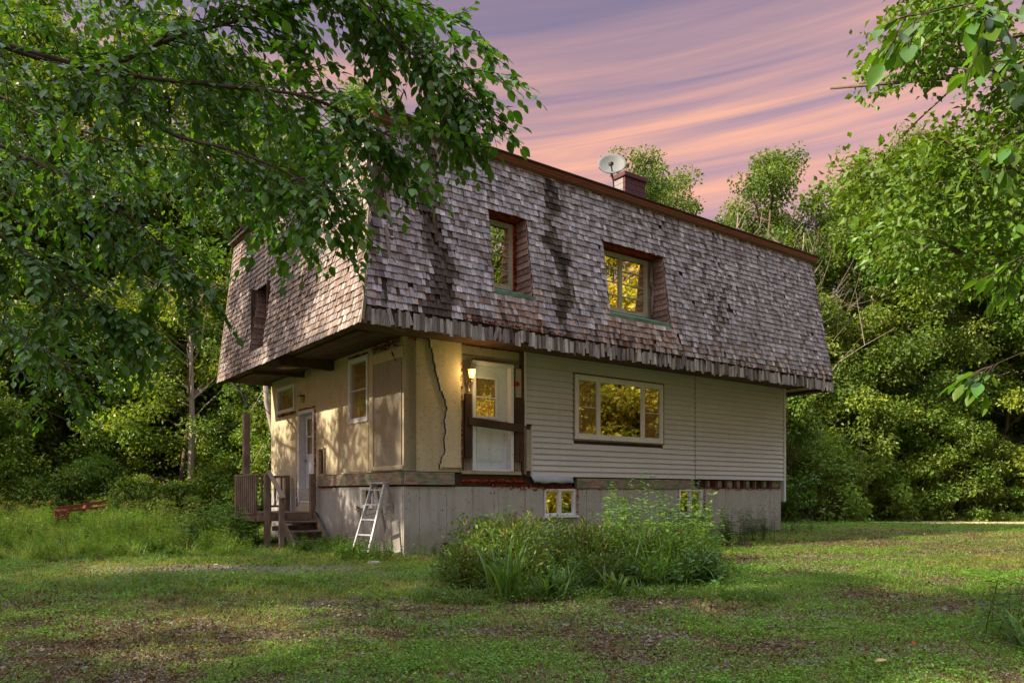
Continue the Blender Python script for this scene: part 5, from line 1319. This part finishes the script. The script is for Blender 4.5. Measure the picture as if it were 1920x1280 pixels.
def plant(name, data, x, y, label, cat='plant', group=None, rz=0, s=1., part='leaves', dz=0.):
    me = mk_mesh(part, *data[:2], M['weed'], data[2]) if isinstance(data, tuple) else data
    o = link(name, me, None, (x, y, float(gz(x, y)) + dz), (0, 0, rz), (s, s, s)); tag(o, label, cat, group); return o
def mesh_of(name, data): return mk_mesh(name, data[0], data[1], M['weed'], data[2])
PINK = (.34, .22, .18)
plant('flowering_shrub', clutter_bush(.86, .72, 4600, .066, (.072, .128, .026), 41, PINK), .05, 9.35, 'rounded spirea shrub with faded pinkish flower heads at the left of the bed', 'shrub')
plant('flowering_shrub', clutter_bush(.80, .60, 3400, .066, (.07, .125, .026), 42, PINK), -.35, 9.9, 'smaller spirea shrub behind the left end of the bed with few flowers', 'shrub')
plant('flowering_shrub', clutter_bush(.74, .62, 3800, .066, (.07, .118, .028), 43, PINK), .95, 9.55, 'middle spirea shrub of the bed, browner and lower than its left neighbour', 'shrub')
plant('leafy_shrub', clutter_bush(.66, .62, 3400, .06, (.065, .13, .026), 44), 1.75, 9.6, 'dense green shrub under the tall weeds in the middle of the bed', 'shrub')
plant('leafy_shrub', clutter_bush(.62, .60, 3200, .06, (.06, .125, .026), 45), 2.25, 10.0, 'dark green shrub at the right half of the bed '.strip(), 'shrub')
plant('iris_clump', blade_clump(70, .78, .030, .7, (.055, .115, .028), 46, .10), -.05, 8.15, 'clump of upright sword shaped iris leaves at the front left of the bed')
plant('iris_clump', blade_clump(50, .5, .028, 1.2, (.050, .105, .028), 47, .08), .42, 8.05, 'shorter arching iris clump beside the tall one at the bed front')
plant('iris_clump', blade_clump(26, .36, .055, .5, (.07, .13, .035), 48, .08), 1.12, 8.2, 'fan of short broad blades at the middle front of the bed')
plant('daylily_clump', blade_clump(110, .72, .020, 1.9, (.065, .125, .025), 49, .10), 1.55, 8.75, 'arching daylily tuft spilling over the front of the bed')
plant('daylily_clump', blade_clump(100, .80, .020, 1.7, (.060, .120, .025), 50, .12), 1.95, 9.1, 'taller daylily tuft right behind the spilling one')
plant('daylily_clump', blade_clump(80, .6, .018, 2.0, (.055, .110, .028), 51, .10), .62, 8.35, 'low daylily tuft between the two iris clumps and the fan')
plant('hosta', stem_weed(.42, 16, .15, .62, (.040, .085, .032), 52, .26, .05), 2.08, 8.75, 'broad leaved dark glossy plant at the right front of the bed')
plant('hosta', stem_weed(.50, 14, .15, .62, (.038, .080, .030), 53, .24, .05), 2.22, 9.3, 'second broad leaved dark plant behind the right front one')
plant('leafy_shrub', clutter_bush(.5, .45, 2200, .055, (.050, .09, .022), 61), -.55, 8.9, 'dark shrub mass at the far left end of the bed', 'shrub')
plant('leafy_shrub', clutter_bush(.42, .5, 2200, .06, (.045, .085, .022), 62), 1.05, 8.75, 'low dark undergrowth shrub in the middle of the bed front', 'shrub')
for i, (x, y, h, n, s_, lb) in enumerate([(1.75, 11.3, 1.35, 5, .16, 'tallest narrow leaved weed in front of the foundation'), (2.35, 11.2, 1.15, 5, .14, 'narrow leaved weed right of the tallest one before the foundation'),
        (2.75, 12.2, 1.45, 4, .15, 'tall dark weed reaching the siding beside the second basement window'), (1.35, 10.7, 1.0, 6, .14, 'bushy weed between the spirea and the tall weeds'), (2.95, 11.4, .95, 5, .14, 'weed standing low before the second basement window'),
        (3.5, 13.7, .85, 6, .12, 'dark weed against the foundation right of the second basement window'), (4.3, 14.9, .75, 7, .12, 'arching weed against the foundation, second from the bed'), (5.3, 16.2, .75, 7, .12, 'arching weed below the patched foundation panel')]):
    plant('tall_weed', stem_weed(h, n * 2, s_ * 1.15, .27, (.06, .125, .03) if i not in (2, 5, 6, 7) else (.035, .07, .028), 70 + i, .16, .045), x, y, lb, 'weed')
for i, (x, y, h, lb) in enumerate([(2.05, 10.9, .98, 'milkweed with broad pale leaves, left one of the pair before the foundation'), (2.9, 11.9, 1.12, 'milkweed with broad pale leaves, right one of the pair before the second basement window')]):
    plant('milkweed', stem_weed(h, 4, .2, .5, (.10, .17, .035), 90 + i, .05, .12, ldroop=.25), x, y, lb, 'weed')
plant('goldenrod', stem_weed(.8, 9, .10, .2, (.09, .15, .03), 95, .2, .04), 2.55, 9.55, 'feathery yellow green weed rising from the right half of the bed', 'weed')
plant('goldenrod', stem_weed(.75, 9, .10, .2, (.09, .15, .03), 96, .2, .04), 1.3, 9.3, 'feathery yellow green weed in the middle of the bed', 'weed')
for i, (x, y, h, lb) in enumerate([(1.45, 9.9, 1.02, 'leafy upright weed standing above the middle spirea'), (2.0, 10.2, 1.12, 'leafy upright weed at the crown of the right shrubs'), (2.45, 10.5, .95, 'leafy upright weed above the dark glossy plants'), (-.15, 10.3, .92, 'slim weed poking above the left spirea'), (.75, 10.2, .98, 'slim weed poking up between the two big spireas')]):
    plant('tall_weed', stem_weed(h, 7 if i < 3 else 3, .15, .42, (.06, .125, .028), 140 + i, .16, .05), x, y, lb, 'weed')
x_, y_ = from_house(11.35, -.5); plant('low_weed', stem_weed(.35, 12, .12, .3, (.05, .09, .03), 97, .2, .05), x_, y_, 'small grey green weed at the right corner of the house', 'weed')
plant('corner_weed', blade_clump(60, .62, .020, 1.6, (.04, .085, .032), 98, .1), 4.15, 5.95, 'arching blue green grass clump at the lower right edge of the photo', 'plant')
plant('corner_weed', stem_weed(.55, 7, .16, .22, (.04, .09, .03), 99, .16, .05), 4.3, 6.5, 'leafy weed behind the arching clump at the lower right edge', 'plant')

# weeds along the left wall and below the ladder and porch
k = 0
fw = [mesh_of('leaves', stem_weed(.42, 12, .10, .5, (.055, .115, .022), 110 + i, .2, .045)) for i in range(4)]
for i in range(26):
    b = R.uniform(-.6, 2.4); a = R.uniform(-1.3, -.3); x, y = from_house(a, b)
    o = plant('ground_weed', fw[i % 4], x, y, 'low leafy weed growing at the foot of the wall below the ladder', 'weed', 'weeds at the foot of the left wall', R.uniform(0, 6.28), R.uniform(.5, .9))
for i in range(8):
    x, y = from_house(R.uniform(.1, 2.0), R.uniform(-.55, -.2)); plant('ground_weed', fw[i % 4], x, y, 'low leafy weed at the foot of the front foundation left of the bed', 'weed', 'weeds at the foot of the front wall', R.uniform(0, 6.28), R.uniform(.4, .75))
for i in range(22):
    x, y = from_house(R.uniform(-2.2, -1.45), R.uniform(4.1, 6.0)); plant('nettle', fw[i % 4], x, y, 'leafy dark weed crowding the wooden porch posts', 'weed', 'weeds crowding the porch', R.uniform(0, 6.28), R.uniform(1.0, 2.0))
for i in range(8):
    x, y = from_house(R.uniform(5.5, 11.4), R.uniform(-.55, -.15)); plant('ground_weed', fw[i % 4], x, y, 'low leafy weed at the foot of the foundation right of the bed', 'weed', 'weeds right of the bed', R.uniform(0, 6.28), R.uniform(.45, .9))

# ------------------------------------------------------------------ instanced ground cover (uncountable)
def scatter(name, protos_, P, rot, scl, idx, mat=None):
    col = bpy.data.collections.new(name + '_sources')
    for i, (v, f, c) in enumerate(protos_):
        me = mk_mesh('tuft', v, f, mat or M['grass'], c); ob = bpy.data.objects.new('%02d_tuft' % i, me); col.objects.link(ob)
    me = bpy.data.meshes.new(name); me.vertices.add(len(P)); me.vertices.foreach_set('co', P.astype(np.float32).ravel())
    a = me.attributes.new('rot', 'FLOAT_VECTOR', 'POINT'); a.data.foreach_set('vector', rot.astype(np.float32).ravel())
    a = me.attributes.new('scl', 'FLOAT', 'POINT'); a.data.foreach_set('value', scl.astype(np.float32))
    a = me.attributes.new('idx', 'INT', 'POINT'); a.data.foreach_set('value', idx.astype(np.int32))
    ob = link(name, me); ng = bpy.data.node_groups.new(name, 'GeometryNodeTree')
    ng.interface.new_socket('Geometry', in_out='INPUT', socket_type='NodeSocketGeometry'); ng.interface.new_socket('Geometry', in_out='OUTPUT', socket_type='NodeSocketGeometry')
    gi = ng.nodes.new('NodeGroupInput'); go = ng.nodes.new('NodeGroupOutput'); ip = ng.nodes.new('GeometryNodeInstanceOnPoints'); ci = ng.nodes.new('GeometryNodeCollectionInfo')
    ci.inputs[0].default_value = col; ci.inputs['Separate Children'].default_value = True; ci.inputs['Reset Children'].default_value = True
    def na(n, ty):
        q = ng.nodes.new('GeometryNodeInputNamedAttribute'); q.data_type = ty; q.inputs[0].default_value = n; return q.outputs[0]
    ng.links.new(gi.outputs[0], ip.inputs['Points']); ng.links.new(ci.outputs[0], ip.inputs['Instance']); ip.inputs['Pick Instance'].default_value = True
    ng.links.new(na('idx', 'INT'), ip.inputs['Instance Index']); e2r = ng.nodes.new('FunctionNodeEulerToRotation'); ng.links.new(na('rot', 'FLOAT_VECTOR'), e2r.inputs[0]); ng.links.new(e2r.outputs[0], ip.inputs['Rotation'])
    ng.links.new(na('scl', 'FLOAT'), ip.inputs['Scale']); ng.links.new(ip.outputs[0], go.inputs[0])
    md = ob.modifiers.new('scatter', 'NODES'); md.node_group = ng; ob['kind'] = 'stuff'; return ob
def frustum_pts(n, y0, y1, margin=1.12, power=1.6):
    """random ground points inside the wedge the camera can see (plus a margin), denser near"""
    u = N.random(n); y = (y0 ** (2 - power) + u * (y1 ** (2 - power) - y0 ** (2 - power))) ** (1 / (2 - power)); x = (N.random(n) * 2 - 1) * (y * .684 * margin + .6); return x, y
def in_house(x, y, m=.0):
    a, b = to_house(x, y); return (a > -m) & (a < LA + m) & (b > -m) & (b < LB + m)
def tuftset(L, n, hue, seeds, arch=1.1, wd=.006):
    return [blade_clump(n, L, wd, arch, hue, s, .035, .7) for s in seeds]
def clover(seed, n=26, r=.06, h=.035, leaf=.016, hue=(.055, .11, .018)):
    rg = np.random.default_rng(seed); P = np.stack([rg.normal(size=n) * r, rg.normal(size=n) * r, rg.uniform(.3, 1., n) * h], 1); D = rg.normal(size=(n, 3)) * [1, 1, .2]; Nn = rg.normal(size=(n, 3)) * .25 + [0, 0, 1]
    return leaf_quads(P, D, Nn, leaf * rg.uniform(.7, 1.4, n), leaf * rg.uniform(.6, 1.1, n), np.array(hue) * rg.uniform(.7, 1.35, (n, 1)))
# lawn
x, y = frustum_pts(120000, 3.6, 31, 1.12, 1.55); d = dirtmask(x, y); md_ = meadow(x, y)
dens = (1 - d) ** 1.5 * (.45 + .75 * fbm(x, y, 2.8, 3)) * (1 - .8 * md_)
keep = (N.random(len(x)) < dens) & ~in_house(x, y, .05) & ~((x > 7) & (np.abs(y - (28.2 + .04 * (x - 10))) < 1.7)); x, y = x[keep], y[keep]; n = len(x)
fx = fbm(x + 31, y - 7, .55, 3); dry_ = .18 + smooth(.46, .66, fx) + (x > 3.5) * .25 * smooth(10, 16, y)
pr_ = tuftset(.075, 11, (.070, .135, .018), (1, 2), 1.2, .0042) + [clover(3, hue=(.062, .14, .016)), clover(4, hue=(.070, .145, .02), r=.05)] + tuftset(.065, 10, (.15, .145, .04), (5, 6), 1.3, .004) + tuftset(.045, 9, (.17, .135, .075), (7,), 1.9, .003)
idx = np.where(N.random(n) < np.clip(dry_, 0, .75), N.choice([4, 5, 6], n, p=[.5, .4, .1]), N.choice([0, 1, 2, 3], n, p=[.36, .34, .17, .13]))
rot = np.stack([N.normal(size=n) * .12, N.normal(size=n) * .12, N.random(n) * 6.28], 1); scl = N.uniform(.55, 1.35, n) * (1.12 + .04 * np.clip(y - 4, 0, 26))
scatter('lawn_grass', pr_, np.stack([x, y, gz(x, y)], 1), rot, scl, idx); print('lawn', n)
# litter: dry leaves, straw, chips
def litter(seed, n=14, r=.09):
    rg = np.random.default_rng(seed); P = np.stack([rg.normal(size=n) * r, rg.normal(size=n) * r, rg.uniform(.002, .016, n)], 1); D = rg.normal(size=(n, 3)) * [1, 1, .25]; Nn = rg.normal(size=(n, 3)) * .14 + [0, 0, 1]; L = rg.uniform(.012, .045, n); W = L * rg.uniform(.12, .6, n)
    pal = np.array([(.11, .075, .055), (.17, .13, .09), (.06, .045, .038), (.24, .20, .15), (.12, .08, .055)]); return leaf_quads(P, D, Nn, L, W, pal[rg.integers(0, 5, n)] * rg.uniform(.7, 1.2, (n, 1)), .3)
x, y = frustum_pts(60000, 3.6, 26, 1.1, 1.5); d = dirtmask(x, y); keep = (N.random(len(x)) < d * .85 + .05) & ~in_house(x, y, .02); x, y = x[keep], y[keep]; n = len(x)
scatter('dry_litter', [litter(s) for s in (1, 2, 3, 4)], np.stack([x, y, gz(x, y)], 1), np.stack([np.zeros(n), np.zeros(n), N.random(n) * 6.28], 1), N.uniform(.6, 1.2, n) * (1 + .03 * (y - 4)), N.integers(0, 4, n), M['litter']); print('litter', n)
# gravel
def pebbles(seed, n=9):
    rg = np.random.default_rng(seed); V = []; F = []; C = []
    for i in range(n):
        s = rg.uniform(.006, .018); c = np.array([rg.normal() * .06, rg.normal() * .06, s * .3]); o = len(V); q = [(1, 0, 0), (0, 1, 0), (-1, 0, 0), (0, -1, 0), (0, 0, .8), (0, 0, -.6)]
        V += [c + np.array(p) * s * rg.uniform(.7, 1.2, 3) for p in q]; F += [(o, o + 1, o + 4, o + 4), (o + 1, o + 2, o + 4, o + 4), (o + 2, o + 3, o + 4, o + 4), (o + 3, o, o + 4, o + 4)]; C += [np.array([.17, .155, .15]) * rg.uniform(.5, 1.35)] * 6
    F = [tuple(dict.fromkeys(f)) for f in F]; return np.array(V), F, np.array(C)
M_peb = material('gravel_stone', lambda t: bsdf(t, attr(t), .85, .2))
x = N.normal(size=1100) * .8 - 3.8; y = N.normal(size=1100) * .26 + 10.6
x2, y2 = frustum_pts(9000, 3.8, 14, 1.1, 1.4); kk = N.random(9000) < dirtmask(x2, y2) * .35; x = np.concatenate([x, x2[kk]]); y = np.concatenate([y, y2[kk]]); n = len(x)
scatter('gravel', [pebbles(s) for s in (1, 2, 3)], np.stack([x, y, gz(x, y)], 1), np.stack([np.zeros(n), np.zeros(n), N.random(n) * 6.28], 1), N.uniform(.7, 1.5, n), N.integers(0, 3, n), M_peb)
# tall weed meadow
x = N.uniform(-26, -3.8, 9000); y = N.uniform(12, 27.5, 9000); keep = (np.hypot(x + 11.9, y - 20.2) > .9) & (N.random(9000) < meadow(x, y) * np.clip(-.35 + 2.2 * fbm(x, y, .9, 3), .12, 1)) & ~in_house(x, y, 1.6); x, y = x[keep], y[keep]; n = len(x)
ax_, bx_ = to_house(x, y); nearp = (ax_ > -2.2) & (bx_ < 6.5)
wp = [stem_weed(.62, 7, .11, .26, (.095, .175, .028), s, .12, .045) for s in (201, 202)] + [blade_clump(46, .62, .010, 1.3, (.11, .175, .03), s, .10, .8) for s in (203, 204)] + [stem_weed(.8, 5, .09, .22, (.09, .15, .03), 205, .1, .04, tip=(.30, .25, .10)), clutter_bush(.30, .28, 420, .07, (.08, .16, .028), 206)]
idx = N.choice(6, n, p=[.22, .2, .2, .18, .08, .12]); scl = N.uniform(.5, 1.2, n) * (.6 + .75 * fbm(x, y, .5, 2)) * np.where(y < 14.5, .7, 1.)
scatter('meadow_weeds', wp, np.stack([x, y, gz(x, y)], 1), np.stack([N.normal(size=n) * .08, N.normal(size=n) * .08, N.random(n) * 6.28], 1), scl, idx, M['weed']); print('meadow', n)
# rough grass at the wood's edge on the right and under the trees
x = N.uniform(8.5, 34, 3500); y = 30.6 + .05 * (x - 10) + N.normal(size=3500) * .5 + .4; n = len(x)
scatter('edge_grass', [blade_clump(40, .5, .010, 1.5, (.12, .17, .03), 211, .12, .8), blade_clump(40, .4, .010, 1.6, (.17, .17, .05), 212, .12, .8), clutter_bush(.35, .35, 420, .08, (.08, .15, .025), 213)], np.stack([x, y, gz(x, y)], 1),
        np.stack([N.normal(size=n) * .08, N.normal(size=n) * .08, N.random(n) * 6.28], 1), N.uniform(.5, 1.1, n), N.choice(3, n, p=[.4, .35, .25]), M['weed'])
# ragged tufts in the yard at left and around the bed
x = np.concatenate([N.normal(size=500) * 1.3 - 3.9, N.normal(size=420) * 1.0 - 5.4, N.uniform(-1.0, 2.9, 500)]); y = np.concatenate([N.normal(size=500) * .5 + 9.0, N.normal(size=420) * .6 + 12.6, N.normal(size=500) * .16 + 8.15]); n = len(x)
scatter('rough_tufts', [blade_clump(22, .20, .008, 1.5, (.065, .125, .022), 221, .06, .7), blade_clump(22, .16, .008, 1.6, (.10, .12, .035), 222, .06, .7), clover(223, 40, .09, .08, .03)], np.stack([x, y, gz(x, y)], 1),
        np.stack([N.normal(size=n) * .1, N.normal(size=n) * .1, N.random(n) * 6.28], 1), N.uniform(.5, 1.2, n), N.choice(3, n), M['weed'])

# sticks, fallen leaves
def stick(x, y, ang, L, r, label):
    z = float(gz(x, y)) + r; pts = [(t * L - L / 2, math.sin(t * 5) * L * .04, 0.004 * math.sin(t * 9)) for t in np.linspace(0, 1, 7)]
    o = MB().tube(pts, [r * (1 - .5 * i / 6) for i in range(7)], 6).build('fallen_stick', M['deadwood'] if L > .6 else M['bark_dark']); o.location = (x, y, z + .01); o.rotation_euler = (0, 0, ang); tag(o, label, 'stick')
stick(2.55, 6.55, .02, .75, .006, 'long pale straw-like stick lying right of centre in the foreground grass')
stick(2.05, 6.05, 2.2, .3, .010, 'short dark forked stick beside the orange leaf')
stick(1.2, 5.9, .0, .55, .008, 'thin dark stick on the bare patch right of centre')
stick(-2.3, 4.9, 1.7, .6, .006, 'pale stalk standing out at the lower left')
stick(-1.0, 7.45, .35, .5, .008, 'dry twig on the litter left of the bed front')
stick(4.9, 14.0, .1, .6, .012, 'dark stick lying below the right corner of the house')
lx_, ly_ = (1713 - 960) / 1404 * 5.95, 5.95
for (x, y, s, c, lb) in [(lx_, ly_, .06, (.55, .06, .012), 'bright orange red fallen leaf in the grass at lower right'), (2.62, 5.42, .09, (.40, .28, .17), 'pale tan curled leaf near the lower right corner'), (-4.35, 10.9, .08, (.45, .42, .38), 'pale leaf on the gravel patch left of the porch')]:
    o = link('fallen_leaf', near_unit, None, (x, y, float(gz(x, y)) + .035), (rad(18), rad(12), R.uniform(0, 6)), (s, s, s)); o.color = (*c, 1); tag(o, lb, 'leaf')
for (x, y, s, lb) in [(-.75, 4.95, .07, 'flat grey stone half buried in the foreground grass'), (-2.2, 11.9, .10, 'pale stone between the ladder and the bed')]:
    m = MB(); n = 9; vs = []
    for ring, (rr_, zz) in enumerate(((1, -.2), (1.05, .15), (.7, .42))):
        for k in range(n): a = 2 * math.pi * k / n; q = rr_ * (1 + .18 * math.sin(k * 2.3 + ring)); vs.append((s * q * math.cos(a), s * .8 * q * math.sin(a), s * zz))
    fs = [(r * n + k, r * n + (k + 1) % n, (r + 1) * n + (k + 1) % n, (r + 1) * n + k) for r in range(2) for k in range(n)] + [tuple(2 * n + k for k in range(n))]
    o = m.add(vs, fs).build('stone', M['stone'], None, True); o.location = (x, y, float(gz(x, y))); tag(o, lb, 'stone')
print('tris', sum(len(m.polygons) for m in bpy.data.meshes))
